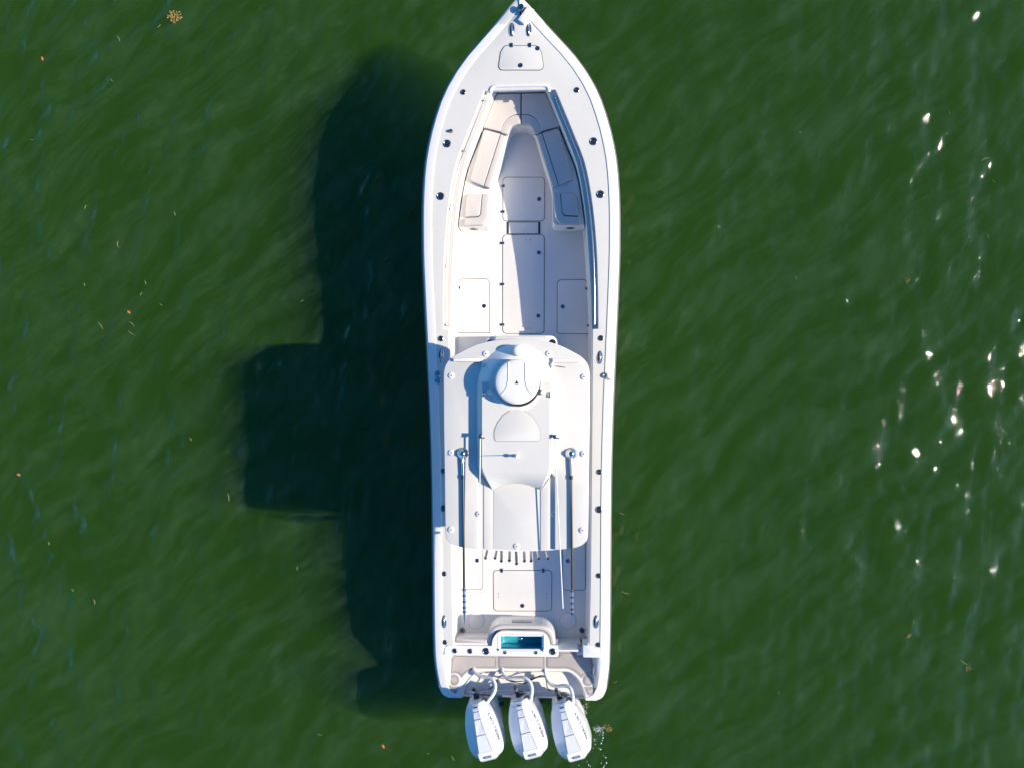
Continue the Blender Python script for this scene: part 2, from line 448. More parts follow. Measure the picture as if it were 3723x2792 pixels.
# grab rails in the recess
for s in (1, -1):
    path = []
    for Y in np.linspace(1.0, 4.80, 30):
        path.append((s*(rec_out(Y)-0.045), Y, sheer(Y)-0.03))
    r = build("grab_rail", Geo().tube(path, 0.011, 8), M_STEEL, BOAT, 60)
    for Y in (1.01, 2.02, 2.98, 3.95, 4.79):
        build("rail_post", Geo().lathe((s*(rec_out(Y)-0.045), Y, sheer(Y)-0.09), [(0.018, 0), (0.016, 0.01), (0.012, 0.05), (0.014, 0.066), (0.008, 0.074)], 10), M_STEEL, r, 60)

# ------------------------------------------------------------------ small deck hardware
def rod_holder(x, y, r, z=None, name="rod_holder"):
    z = deckz(x, y) if z is None else z
    o = build(name, Geo().lathe((x, y, z), [(r, -0.004), (r*0.97, 0.006), (r*0.80, 0.011), (r*0.68, 0.006), (r*0.64, 0.002)], 24, cap=False), M_DSTEEL, BOAT, 50)
    g = Geo().lathe((x, y, z), [(r*0.66, 0.004), (r*0.5, 0.0035)], 20)
    build("holder_cup", g, M_BLACK, o, 50)
    build("holder_pin", Geo().tube([(x-r*0.3, y-r*0.12, z+0.006), (x+r*0.3, y+r*0.12, z+0.006)], r*0.09, 6), M_STEEL, o, 60)
    return o
for s in (1, -1):
    for x, y, r in ((0.952, 4.904, 0.048), (1.231, 4.055, 0.068), (1.350, 3.179, 0.068), (1.365, 0.773, 0.050), (1.343, -1.503, 0.048), (1.343, -2.149, 0.062), (1.335, -3.292, 0.046), (1.331, -4.497, 0.045)):
        rod_holder(s*x, y, r)
def cleat(x, y):
    z = deckz(x, y)
    o = build("cleat", Geo().lathe((x, y, z), [(1.0, -0.004), (0.96, 0.006), (0.80, 0.011), (0.74, 0.004)], 28, 0.050, 0.118, False), M_STEEL, BOAT, 50)
    for k in range(len(o.data.vertices)): pass
    build("cleat_cup", Geo().lathe((x, y, z), [(0.76, 0.005), (0.5, 0.004)], 24, 0.050, 0.118), M_BLACK, o, 50)
    build("cleat_horn", Geo().tube([(x+0.004, y+t*0.108, z+0.018-0.012*abs(t)**2) for t in np.linspace(-1, 1, 9)], [0.004, 0.012, 0.017, 0.019, 0.020, 0.019, 0.017, 0.012, 0.004], 10), M_STEEL, o, 60)
    return o
for x, y in ((-0.128, 5.907), (0.152, 5.901), (-1.360, 0.490), (1.350, 0.451), (-1.343, -4.131), (1.296, -4.091)):
    cleat(x, y)
def hinge(x, y, z, yaw, parent):
    g = Geo().box((x, y, z), (0.072, 0.046, 0.008), yaw, 0.002)
    g.box((x, y, z+0.008), (0.014, 0.046, 0.006), yaw, 0.002)
    g2 = build("hinge", g, M_DSTEEL, parent, 40)
def latch(x, y, z, parent, r=0.030):
    o = build("latch", Geo().lathe((x, y, z), [(r, -0.002), (r*0.96, 0.004), (r*0.72, 0.006), (r*0.66, 0.003), (0.0, 0.003)], 20, cap=False), M_DSTEEL, parent, 50)
def hatch(pts, rad, z=FLOOR, hinges=(), latches=(), screws=(), zf=None, m=None, name="deck_hatch", lr=0.039):
    p = ccw(rounded(pts, rad) if rad else pts)
    o = build(name, Geo().prism(offset(p, 0.010), z-0.012, z+0.007, 0.003, zf, bottom=False), m or M_FLOOR, BOAT, 35)
    build("gasket", Geo().frame(p, 0.011, z-0.004, z+0.0035, zf), M_GASK, o, 0)
    k = zf or (lambda x, y: 0)
    for x, y, yaw in hinges: hinge(x, y, z+0.006+k(x, y), yaw, o)
    for x, y in latches: latch(x, y, z+0.007+k(x, y), o, lr)
    for x, y in screws:
        build("screw", Geo().lathe((x, y, z+0.006+k(x, y)), [(0.009, 0), (0.008, 0.003), (0, 0.003)], 10, cap=False), M_BLACK, o, 0)
    return o
hatch([(-0.363, 3.752), (0.406, 3.742), (0.406, 2.939), (-0.363, 2.947)], 0.075, hinges=[(*(-0.363, 3.589), 0), (*(-0.363, 3.120), 0)], latches=[(0.301, 3.343)])
o = hatch([(-0.260, 2.935), (0.292, 2.929), (0.292, 2.711), (-0.260, 2.716)], 0.0, name="floor_plate")
for a in (((-0.289, 2.935), (-0.264, 2.716)), ((0.292, 2.929), (0.321, 2.711))):
    (x0, y0), (x1, y1) = a
    build("hinge_strip", Geo().box(((x0+x1)/2, (y0+y1)/2, FLOOR-0.001), (abs(x1-x0), abs(y1-y0), 0.006)), M_GASK, o, 0)
hatch([*[(-0.367, 2.708), (0.400, 2.701)], *[(0.395, 0.903), (-0.367, 0.906)]], 0.075, hinges=[(*(-0.371, 2.551), 0), (*(-0.371, 1.805), 0), (*(-0.371, 1.072), 0)],
      latches=[(0.296, 2.374), (0.287, 1.228)], screws=[(0.061, 2.605), (0.137, 2.604), (0.058, 1.003), (0.130, 1.003)])
hatch([(-1.156, 1.917), (-0.595, 1.913), (-0.595, 0.921), (-1.233, 0.923)], [0.09, 0.09, 0.0, 0.06], hinges=[(*(-1.171, 1.750), 0), (*(-1.226, 1.084), 0)], latches=[(-0.702, 1.413)])
hatch([(0.623, 1.889), (1.176, 1.885), (1.229, 0.897), (0.620, 0.899)], [0.09, 0.09, 0.05, 0.06], hinges=[(*(1.168, 1.718), 0), (*(1.204, 1.050), 0)], latches=[(0.727, 1.393)])
hatch([(-0.539, -3.375), (0.535, -3.362), (0.530, -4.106), (-0.532, -4.121)], 0.07, hinges=[(*(-0.381, -3.379), R(90)), (*(0.373, -3.370), R(90))], latches=[(-0.005, -4.014)],
      screws=[(-0.441, -3.798), (-0.441, -3.863), (0.434, -3.787), (0.434, -3.855)])
hatch([(-1.207, -2.428), (-0.720, -2.424), (-0.720, -3.735), (-1.207, -3.742)], 0.06, hinges=[(*(-1.193, -3.582), 0)], latches=[(-0.829, -3.203)])
hatch([(0.724, -2.412), (1.140, -2.408), (1.140, -3.720), (0.724, -3.725)], 0.06, latches=[(0.817, -3.193)])
for c in ((-0.844, -4.301), (0.821, -4.278)):
    p = disc_pts(c, 0.152, 36)
    o = build("deck_plate", Geo().prism(offset(ccw(p), 0.004), FLOOR-0.01, FLOOR+0.004, 0.002, bottom=False), M_FLOOR, BOAT)
    build("gasket", Geo().frame(p, 0.005, FLOOR-0.002, FLOOR+0.002), M_GASK, o, 0)
for c in ((-1.098, -4.477), (1.074, -4.443)):
    o = build("floor_drain", Geo().lathe((*c, FLOOR), [(0.052, -0.002), (0.050, 0.006), (0.034, 0.008), (0.032, 0.004), (0, 0.004)], 20, cap=False), M_DSTEEL, BOAT, 50)
    for a in range(3):
        q = a*math.pi/3; dx, dy = 0.032*math.cos(q), 0.032*math.sin(q)
        build("drain_bar", Geo().tube([(c[0]-dx, c[1]-dy, FLOOR+0.007), (c[0]+dx, c[1]+dy, FLOOR+0.007)], 0.004, 6), M_BLACK, o)
hatch([(-0.253, 5.653), (0.288, 5.641), (0.371, 5.531), (0.413, 5.228), (-0.370, 5.244), (-0.325, 5.546)], [0.07, 0.05, 0.03, 0.075, 0.075, 0.03], z=0.002, zf=deckz, m=M_SKID,
      hinges=[(*(-0.136, 5.650), R(90)), (*(0.172, 5.644), R(90))], latches=[(0.014, 5.318), (0.298, 5.591)], name="anchor_locker_hatch")

# bow anchor bracket and windlass light
c = (0.122, 6.132)
ang = R(53.5)
o = build("anchor_bracket", Geo().box((c[0]-0.012, c[1]-0.008, 1.575), (0.285, 0.125, 0.065), ang, 0.008), M_GEL, BOAT)
for u in (-0.113, 0.0, 0.113):
    for v in (-0.038, 0.038):
        build("bolt", Geo().lathe((c[0]-0.012+u*math.cos(ang)-v*math.sin(ang), c[1]-0.008+u*math.sin(ang)+v*math.cos(ang), 1.639), [(0.006, 0), (0.005, 0.003), (0, 0.003)], 8, cap=False), M_DSTEEL, o, 0)
c = (0.029, 6.237)
o = build("windlass", Geo().lathe((c[0], c[1], 1.575), [(0.055, 0), (0.055, 0.02), (0.04, 0.03), (0.035, 0.07), (0.05, 0.085), (0.04, 0.10), (0, 0.10)], 18, 0.85, 1.25, False), M_DSTEEL, BOAT, 50)
build("windlass_cap", Geo().lathe((c[0], c[1]-0.075, 1.575), [(0.03, 0), (0.03, 0.05), (0.02, 0.06), (0, 0.06)], 14, cap=False), M_BLACK, o, 50)
# fuel fills, nav light, small deck fittings
for c in ((-1.422, 0.177), (-1.418, 0.059)):
    z = deckz(*c)+0.012
    o = build("fuel_fill", Geo().lathe((*c, z), [(0.056, -0.003), (0.054, 0.006), (0.042, 0.009), (0.040, 0.006), (0, 0.006)], 22, cap=False), M_STEEL, BOAT, 50)
    build("fill_key_slot", Geo().box((c[0], c[1], z+0.005), (0.05, 0.010, 0.004)), M_BLACK, o, 0)
c = (1.435, 0.146); z = deckz(*c)
o = build("spring_line_eye", Geo().lathe((*c, z), [(0.050, -0.003), (0.048, 0.02), (0.03, 0.04), (0.02, 0.03), (0, 0.02)], 18, cap=False), M_DSTEEL, BOAT, 50)
build("eye_lever", Geo().tube([(c[0]+0.02, c[1]-0.02, z+0.03), (c[0]+0.06, c[1]-0.06, z+0.035), (c[0]+0.12, c[1]-0.085, z+0.03)], [0.012, 0.009, 0.003], 8), M_STEEL, o, 60)
c = (-1.159, 4.261); z = deckz(*c)
o = build("vent_fitting", Geo().lathe((*c, z), [(0.032, -0.003), (0.030, 0.02), (0.022, 0.05), (0, 0.055)], 16, cap=False), M_DSTEEL, BOAT, 50)

# ------------------------------------------------------------------ bow seating
SEAT = 0.88
rim = [*[(0.020, 4.540), (0.098, 4.532), (0.177, 4.480), (0.241, 4.349)], *[(0.377, 3.907), (0.526, 3.415), (0.542, 2.932)]]
rim = [(max(0.0, x), y) for x, y in rim]; rim[0] = (0.0, rim[0][1])
rim = catmull(rim, 4)
yb = (0.706, 2.760)[1]
corner = fillet([rim[-1], (rim[-1][0]+0.005, yb), (1.05, yb)], [0, 0.11, 0])[1:-1]
right = rim+corner+[(rec_in(yb)-0.004, yb)]
out_ = [(rec_in(Y)-0.004, Y) for Y in np.linspace(yb, 5.06, 14)]
base_p = right+out_[1:]
poly = base_p+[(-x, y) for x, y in base_p[::-1] if x > 1e-6]
build("bow_seat_base", Geo().prism(poly, FLOOR-0.002, SEAT, 0.02, bottom=False), M_GEL, BOAT, 35)
def cushion(pts, rad, z=SEAT, t=0.085, name="seat_cushion", ch=0.018):
    if isinstance(rad, list): rad = [r if r > ch*1.25 else 0 for r in rad]
    p = ccw(rounded(pts, rad) if rad else pts)
    o = build(name, Geo().prism(p, z-0.002, z+t, ch, bottom=False), M_VINYL, BOAT, 60)
    build("piping", Geo().frame(offset(p, -0.004), 0.010, z+t*0.25, z+t*0.45), M_PIPING, o, 0)
    return o
CT = 0.965
arc_in = [(0.029, 4.521), (0.101, 4.513), (0.179, 4.463), (0.236, 4.341)]
arc_mid = [(0.029, 4.694), (0.136, 4.680), (0.240, 4.617), (0.318, 4.512), (0.352, 4.391)]
arc_in[0] = (0.012, arc_in[0][1]); arc_mid[0] = (0.012, arc_mid[0][1])
corner_out = ((0.668, 4.472))
for s in (1, -1):
    S = lambda L: [(s*x, y) for x, y in L]
    wedge = catmull(arc_mid, 4)
    front = [(0.012, 5.05), (0.425, 5.05), corner_out]
    cushion(S(front+wedge[::-1]), 0, ch=0.014, name="bow_cushion")
    cushion(S(catmull(arc_in, 4)+catmull([(x+0.006*(i > 0), y-0.012) for i, (x, y) in enumerate(arc_mid)], 4)[::-1]), 0, ch=0.012, name="bow_cushion_bolster")
    e0 = (0.534, 3.407); e1 = (0.257, 4.302)
    m0 = (0.651, 3.449); m1 = (0.361, 4.356)
    o0 = (0.935, 3.55); o1 = (0.682, 4.45)
    cushion(S([(e1[0]+0.012, e1[1]), (m1[0]-0.004, m1[1]), (m0[0]-0.004, m0[1]), (e0[0]+0.012, e0[1])]), 0.02, name="side_bolster_cushion")
    cushion(S([(m1[0]+0.006, m1[1]), (o1[0]-0.03, o1[1]-0.01), (o0[0]-0.03, o0[1]), (m0[0]+0.006, m0[1])]), [0.02, 0.06, 0.06, 0.02], name="side_seat_cushion")
    q = [(0.554, 3.304), (0.672, 3.307), (0.706, 2.948), (0.749, 2.909), (0.973, 2.893), (0.995, 2.758), (0.672, 2.772), (0.577, 2.897)]
    cushion(S([(x+0.006, y) for x, y in q]), [0.01, 0.01, 0.03, 0.03, 0.01, 0.01, 0.06, 0.05], name="aft_seat_bolster")
    q = [(0.685, 3.311), (0.913, 3.322), (0.973, 3.238), (0.987, 2.914), (0.758, 2.923), (0.720, 2.955)]
    cushion(S(q), [0.01, 0.04, 0.04, 0.02, 0.03, 0.03], name="aft_seat_cushion")
    c = (0.858, 2.728)
    x, y = abs(c[0]), yb
    o = build("seat_speaker", Geo().tube([(s*x, y+0.002, 0.66), (s*x, y-0.012, 0.66)], 0.075, 20), M_DSTEEL, BOAT, 50)
    build("speaker_grille", Geo().tube([(s*x, y-0.010, 0.66), (s*x, y-0.016, 0.66)], 0.055, 20), M_BLACK, o, 50)
# ------------------------------------------------------------------ console, helm seats, hardtop posts
yc = (0.012, 0.844)[1]
o = build("console_front_seat", Geo().prism(fillet([(-0.63, yc), (0.63, yc), (0.63, yc-0.62), (-0.63, yc-0.62)], 0.13), FLOOR-0.002, 0.90, 0.03, bottom=False), M_GEL, BOAT)
build("console_seat_cushion", Geo().prism(fillet([(-0.46, yc-0.02), (0.46, yc-0.02), (0.46, yc-0.55), (-0.46, yc-0.55)], 0.04), 0.895, 0.985, 0.02, bottom=False), M_SKID, o, 60)
for x in (-0.545, 0.545):
    build("cup_holder", Geo().lathe((x, yc-0.13, 0.90), [(0.062, -0.002), (0.060, 0.008), (0.048, 0.010), (0.044, 0.004)], 20, cap=False), M_DSTEEL, o, 50)
    build("cup_holder_well", Geo().lathe((x, yc-0.13, 0.90), [(0.046, 0.004), (0.03, 0.003)], 16), M_BLACK, o, 50)
o = build("console", Geo().prism(fillet([(-0.52, yc-0.60), (0.52, yc-0.60), (0.52, yc-1.55), (-0.52, yc-1.55)], 0.10), FLOOR-0.002, 1.45, 0.05, bottom=False), M_GEL, BOAT)
build("windshield", Geo().prism([(-0.50, yc-0.66), (0.50, yc-0.66), (0.44, yc-0.70), (-0.44, yc-0.70)], 1.44, 2.35, 0, taper=0.004), M_TINT, o)
build("dash_panel", Geo().box((0, yc-1.25, 1.449), (0.85, 0.42, 0.03), 0, 0.008), M_BLACK, o)
wheel = [(0.25*math.cos(a)*0.8, yc-1.58, 1.28+0.2*math.sin(a)) for a in np.linspace(0, 2*math.pi, 25)]
build("steering_wheel", Geo().tube(wheel, 0.016, 8), M_BLACK, o, 60)
for x in (-0.32, 0.32):
    o = build("helm_seat", Geo().prism(fillet([(x-0.27, yc-2.05), (x+0.27, yc-2.05), (x+0.27, yc-2.50), (x-0.27, yc-2.50)], 0.08), 1.05, 1.18, 0.03), M_VINYL, BOAT, 60)
    build("helm_backrest", Geo().prism(fillet([(x-0.26, yc-2.45), (x+0.26, yc-2.45), (x+0.24, yc-2.58), (x-0.24, yc-2.58)], 0.05), 1.16, 1.62, 0.04), M_VINYL, o, 60)
o = build("leaning_post_base", Geo().prism(fillet([(-0.58, yc-2.02), (0.58, yc-2.02), (0.58, yc-2.75), (-0.58, yc-2.75)], 0.06), FLOOR-0.002, 1.05, 0.03, bottom=False), M_GEL, BOAT)
for s in (1, -1):
    for ya, yt in ((yc-0.75, yc-0.95), (yc-2.75, yc-2.85)):
        build("hardtop_post", Geo().tube([(s*0.62, ya, FLOOR), (s*0.66, (ya+yt)/2, 1.5), (s*0.74, yt, 2.67)], 0.028, 10), M_GEL, BOAT, 60)

# ------------------------------------------------------------------ hardtop
HT = 2.72
ht_half = [(0.026, 0.692), (0.316, 0.666), (0.605, 0.603), (0.848, 0.492), (1.007, 0.394), (1.087, 0.291), (1.118, 0.154)] + [(1.118, -0.088), (1.115, -0.696)] + [(1.103, -1.428), (1.097, -2.005), (1.086, -2.324), (1.053, -2.408), (0.969, -2.470), (0.848, -2.503), (0.620, -2.530), (0.316, -2.551), (0.003, -2.564)]
ht_half[0] = (0.0, ht_half[0][1]); ht_half[-1] = (0.0, ht_half[-1][1])
ht = catmull(ht_half, 4)
ht_poly = ccw(ht+[(-x, y) for x, y in ht[-2:0:-1]])
YA = min(p[1] for p in ht_poly)
TR = 0.055                                          # depth of the aft drain trough
HARD = build("hardtop", Geo().prism(ht_poly, HT-0.10, HT-TR, 0.0), M_SKID, BOAT, 40)
ux = 0.59
i0 = min(range(len(ht)), key=lambda k: abs(ht[k][0]-ux)+(10 if ht[k][1] > -1.5 else 0))
rim_r = [p for p in ht[:i0+1]]+[(ux, ht[i0][1])]
ush = rim_r+[(ux, -1.42), (ux-0.12, -1.30), (-ux+0.12, -1.30), (-ux, -1.42)]+[(-x, y) for x, y in rim_r[::-1] if x > 1e-6]
build("hardtop_upper_deck", Geo().prism(ush, HT-TR-0.002, HT, 0.010, bottom=False), M_SKID, HARD, 40)
build("hardtop_edge", Geo().frame(offset(ht_poly, -0.006), 0.02, HT-0.102, HT-0.045), M_GEL, HARD, 40)
for s in (1, -1):
    build("trough_strip", Geo().prism([(s*x, y) for x, y in ((0.372, -1.64), (0.50, -1.45), (0.50, YA+0.02), (0.372, YA+0.008))], HT-TR-0.01, HT-TR+0.013, 0.004, bottom=False), M_SKID, HARD, 40)
# central plateau with sloped sides and a rounded aft apron
PT = HT+0.16
tl = [(0.516, 0.033), (0.519, -1.288), (0.486, -1.348), (-0.501, -1.354), (-0.504, -1.293), (-0.504, 0.033)]
hx = 0.5*(tl[0][0]-tl[5][0]); yf = tl[0][1]; ya = tl[1][1]; ya2 = tl[2][1]
top = [(hx, yf), (hx, ya), (hx-0.03, ya2), (-hx+0.03, ya2), (-hx, ya), (-hx, yf)]
apr = (0.014, -1.532)[1]
aps = (0.370, -1.636)[1]
NA = 11
def plateau_ring(f, z):                             # f: 0 foot .. 1 crown
    tx = hx+0.095*(1-f)
    aft = []
    for k in range(NA):
        u = k/(NA-1); x0 = 0.36*(1-2*u); y0 = aps+(apr-aps)*math.sin(math.pi*u)**0.8
        x1 = (hx-0.015)*(1-2*u); y1 = ya2+0.03
        aft.append((x0*(1-f)+x1*f, y0*(1-f)+y1*f))
    P = [(tx, yf), (tx, ya+0.02+0.02*f)]+aft+[(-tx, ya+0.02+0.02*f), (-tx, yf)]
    zz_ = [z if f > 0.02 or not (2 <= i < 2+NA) else HT-TR-0.004 for i in range(len(P))]
    return [(x, y, q) for (x, y), q in zip(P, zz_)]
g = Geo(); g.rows([plateau_ring(0, HT-0.004), plateau_ring(0.3, HT+0.055), plateau_ring(0.6, HT+0.112), plateau_ring(0.85, HT+0.148), plateau_ring(1.0, PT)], True, False, True)
build("hardtop_plateau", g, M_SKID, HARD, 32)
ap = [(-0.355+0.71*t, aps+(apr-aps)*math.sin(math.pi*t)**0.8+0.004) for t in np.linspace(0, 1, 15)]
build("hardtop_aft_panel", Geo().prism(ap+[(0.36, YA+0.012), (-0.36, YA+0.012)], HT-TR-0.004, HT-TR+0.006, 0.003, bottom=False), M_SKID, HARD, 40)
# radar mound
rc = (0.027, 0.032)
mc = (0.011, -0.009)
g = Geo(); g.lathe((mc[0], mc[1], HT-0.004), [(0.62, 0.0), (0.58, 0.035), (0.47, 0.13), (0.44, 0.155), (0.40, 0.17)], 44, 0.98, 1.0)
build("radar_mound", g, M_GEL, HARD, 40)
dh = rounded([(-0.330, -0.868), (-0.330, -0.705), (-0.282, -0.584), (-0.191, -0.464), (-0.086, -0.396), (0.020, -0.376), (0.125, -0.395), (0.230, -0.463), (0.320, -0.583), (0.370, -0.703), (0.370, -0.865)], [0.05, 0.05, 0.1, 0.1, 0.1, 0.1, 0.1, 0.1, 0.1, 0.05, 0.05], 3)
o = build("hardtop_hatch", Geo().prism(offset(ccw(dh), 0.004), PT-0.01, PT+0.008, 0.003, bottom=False), M_SKID, HARD)
build("hatch_gasket", Geo().frame(dh, 0.006, PT-0.006, PT+0.004), M_GASK, HARD, 0)
for c, z in (((-0.468, 0.460), HT), ((0.499, 0.459), HT), ((-1.000, 0.128), HT), ((1.032, 0.109), HT), ((1.023, -1.062), HT), ((-1.000, -1.052), HT),
             ((-0.576, -1.993), HT), ((0.582, -1.996), HT-TR+0.002), ((-1.005, -2.235), HT), ((1.006, -2.226), HT), ((0.003, -2.491), HT-TR+0.005)):
    o = build("mount_cap", Geo().lathe((*c, z), [(0.046, -0.006), (0.046, 0.010), (0.040, 0.016), (0.012, 0.017), (0.010, 0.013)], 22, cap=False), M_GEL, BOAT, 50)
    build("cap_hole", Geo().lathe((*c, z), [(0.0115, 0.0145), (0.004, 0.0142)], 10), M_BLACK, o, 0)

# radar dome
RADAR = build("radar_dome", Geo().lathe((*rc, HT+0.17), [(0.22, 0), (0.24, 0.05), (0.315, 0.07), (0.335, 0.10), (0.336, 0.168), (0.329, 0.190), (0.308, 0.204), (0.25, 0.210), (0.10, 0.214), (0.02, 0.215)], 48), M_GEL, BOAT, 50)
build("dome_dark_ring", Geo().lathe((rc[0]+0.008, rc[1]-0.032, HT+0.17), [(0.25, 0.0), (0.335, 0.012), (0.341, 0.05), (0.325, 0.075)], 48, cap=False), M_MDARK, RADAR, 50)  # dark ring under the dome, off-centre towards the stern
build("dome_seam", Geo().lathe((*rc, HT+0.17), [(0.332, 0.118), (0.337, 0.122), (0.337, 0.132), (0.333, 0.136)], 48, cap=False), M_MPANEL, RADAR, 0)
zt = HT+0.17+0.211
tri = [(rc[0]-0.026, rc[1]-0.03), (rc[0]+0.026, rc[1]-0.03), (rc[0], rc[1]+0.02)]
build("arrow_mark", Geo().prism(tri, zt+0.003, zt+0.0075), M_BLACK, RADAR, 0)
for s in (1, -1):                                   # raised ribs of the cover
    pth = [(rc[0]+s*(0.125 - 0.02*0), rc[1]+0.285), (rc[0]+s*0.125, rc[1]+0.12), (rc[0]+s*0.13, rc[1]+0.02), (rc[0]+s*0.15, rc[1]-0.07), (rc[0]+s*0.19, rc[1]-0.14), (rc[0]+s*0.235, rc[1]-0.195)]
    pth = catmull([(x, y, 0) for x, y in pth], 4)
    def dz(x, y):
        r = math.hypot(x-rc[0], y-rc[1]); return np.interp(r, [0, 0.10, 0.25, 0.308, 0.329], [0.215, 0.214, 0.210, 0.204, 0.190])+HT+0.17
    build("dome_rib", Geo().tube([(x, y, dz(x, y)-0.003) for x, y, _ in pth], 0.012, 8), M_GEL, RADAR, 60)
c = (0.031, 0.501)
o = build("camera_dome", Geo().lathe((*c, HT), [(0.085, -0.004), (0.09, 0.05), (0.095, 0.12), (0.092, 0.165), (0.075, 0.195), (0.04, 0.21), (0, 0.213)], 28, cap=False), M_GEL, BOAT, 50)
for c in ((-0.389, -0.117), (0.419, -0.124)):
    build("gps_puck", Geo().lathe((*c, PT-0.005), [(0.045, 0), (0.045, 0.07), (0.040, 0.085), (0, 0.09)], 20, cap=False), M_GEL, BOAT, 50)
# drain scoops beside the radar
for x, y in ((-0.481, -0.148), (0.516, -0.162)):
    o = build("hardtop_vent", Geo().tube([(x, y+0.05, PT-0.01), (x, y, PT+0.008), (x, y-0.05, PT-0.01)], [0.014, 0.034, 0.014], 10), M_GEL, BOAT, 60)
    build("vent_mouth", Geo().box((x, y, PT+0.005), (0.016, 0.085, 0.034), 0, 0.004), M_BLACK, o)
# loose cable coil at the back of the radar
c = (-0.031, -0.297); pts = []
for k in range(26):
    a = k*0.9; pts.append((c[0]+0.062*math.sin(a*0.53)+random.uniform(-.02, .02), c[1]+0.022*math.cos(a)+random.uniform(-.01, .01), PT+0.015+0.012*(1+math.sin(a*1.3))))
build("radar_cable", Geo().tube(catmull(pts, 4), 0.0055, 6), M_BLACK, BOAT, 60)
build("cable_plug", Geo().tube([(c[0]+0.06, c[1]+0.005, PT+0.02), (c[0]+0.115, c[1]+0.0, PT+0.022)], [0.016, 0.013], 8), M_BLACK, BOAT, 60)
# eyebrow spreader lights on the front corners
for s in (1, -1):
    a = (0.553, 0.320) if s > 0 else (-0.508, 0.334)
    b = (0.982, 0.332) if s > 0 else (-0.968, 0.341)
    d = Vector((b[0]-a[0], b[1]-a[1])); n = Vector((-d.y, d.x)).normalized()*(-s)
    q = [(a[0], a[1]), (b[0], b[1]), (b[0]+n.x*(-0.045), b[1]+n.y*(-0.045)), (a[0]+n.x*(-0.07), a[1]+n.y*(-0.07))]
    o = build("spreader_light", Geo().prism(fillet(ccw(q), 0.012), HT-0.004, HT+0.042, 0.010, bottom=False), M_GEL, BOAT, 50)
    build("light_bezel", Geo().box((a[0]*0.5+b[0]*0.5, a[1]*0.5+b[1]*0.5+0.003, HT+0.004), (0.36, 0.012, 0.022), math.atan2(d.y, d.x)), M_STEEL, o)
    e = (a[0]-s*0.005, a[1]-0.03)
    build("light_bracket", Geo().lathe((e[0], e[1], HT), [(0.034, -0.002), (0.032, 0.05), (0.022, 0.062), (0, 0.064)], 14, 0.8, 1.2, False), M_GEL, o, 50)
c0 = (0.503, 0.215)
build("light_wire", Geo().tube(catmull([(c0[0], c0[1], HT+0.03), (c0[0]+0.04, c0[1]+0.045, HT+0.04), (c0[0]+0.12, c0[1]+0.055, HT+0.03), (c0[0]+0.25, c0[1]+0.035, HT+0.025)], 5), 0.005, 6), M_DSTEEL, BOAT, 60)
# masthead light
c = (0.018, -1.081)
o = build("anchor_light", Geo().lathe((*c, PT), [(0.024, -0.003), (0.024, 0.05), (0.016, 0.06), (0.016, 0.09), (0.026, 0.10), (0.026, 0.13), (0.012, 0.145), (0, 0.146)], 16, cap=False), M_GEL, BOAT, 50)
build("light_staff", Geo().tube([(c[0], c[1], PT+0.14), (c[0]-0.005, c[1]-0.03, PT+0.62)], [0.006, 0.003], 8), M_WHIP, o, 60)

# outriggers
def outrigger(b, tip, zb, zt_, col_y):
    b = Vector((b[0], b[1], zb)); t = Vector((tip[0], tip[1], zt_)); L = t-b
    o = build("outrigger", Geo().lathe((b.x, b.y, HT), [(0.085, -0.002), (0.085, 0.012), (0.070, 0.022), (0.060, 0.04), (0.062, 0.055), (0.045, 0.075), (0.03, 0.09), (0.0, 0.095)], 26, cap=False), M_STEEL, BOAT, 40)
    build("outrigger_collar", Geo().lathe((b.x, b.y, HT), [(0.066, 0.03), (0.068, 0.034), (0.068, 0.044), (0.064, 0.048)], 26, cap=False), M_BLACK, o, 40)
    P = lambda k: tuple(b+L*k)
    build("outrigger_arm", Geo().tube([(b.x, b.y+0.05, zb-0.02), P(0.0), P(0.06), P(0.13)], [0.022, 0.026, 0.024, 0.019], 12), M_STEEL, o, 60)
    build("arm_clamp", Geo().tube([P(0.128), P(0.15)], 0.026, 12), M_BLACK, o, 60)
    build("outrigger_pole", Geo().tube([P(0.13), P(0.5), P(0.80)], [0.0165, 0.0185, 0.0195], 12), M_CARBON, o, 60)
    build("pole_end", Geo().tube([P(0.79), P(0.93)], [0.022, 0.021], 12), M_STEEL, o, 60)
    for k in (0.80, 0.835, 0.87, 0.905, 0.93):
        build("pole_ring", Geo().tube([P(k-0.004), P(k+0.004)], 0.028, 12), M_BLACK, o, 60)
    build("pole_tip", Geo().tube([P(0.93), P(0.935), P(1.0)], [0.022, 0.019, 0.003], 12), M_STEEL, o, 60)
outrigger((-0.820, -1.060), (-0.792, -3.670), 2.754, 2.752, 0)
outrigger((0.839, -1.056), (0.856, -3.672), 2.754, 2.752, 0)
# whip antennas
for a, t in (((-0.537, -0.802), (-0.561, -3.403)), ((0.586, -0.803), (0.713, -3.373))):
    o = build("whip_antenna", Geo().tube([(a[0], a[1], 2.90), (a[0]*0.8+t[0]*0.2, a[1]*0.8+t[1]*0.2, 2.90), (t[0], t[1], 2.90)], [0.011, 0.008, 0.006 if t[0] < 0 else 0.009], 8), M_WHIP, BOAT, 60)
    build("antenna_mount", Geo().box((a[0], a[1]+0.02, HT+0.04), (0.06, 0.05, 0.16), 0, 0.01), M_STEEL, o)
    build("mount_lever", Geo().tube([(a[0]-0.02, a[1]-0.01, HT+0.2), (a[0]+0.07, a[1]-0.01, HT+0.21)], 0.009, 8), M_DSTEEL, o, 60)
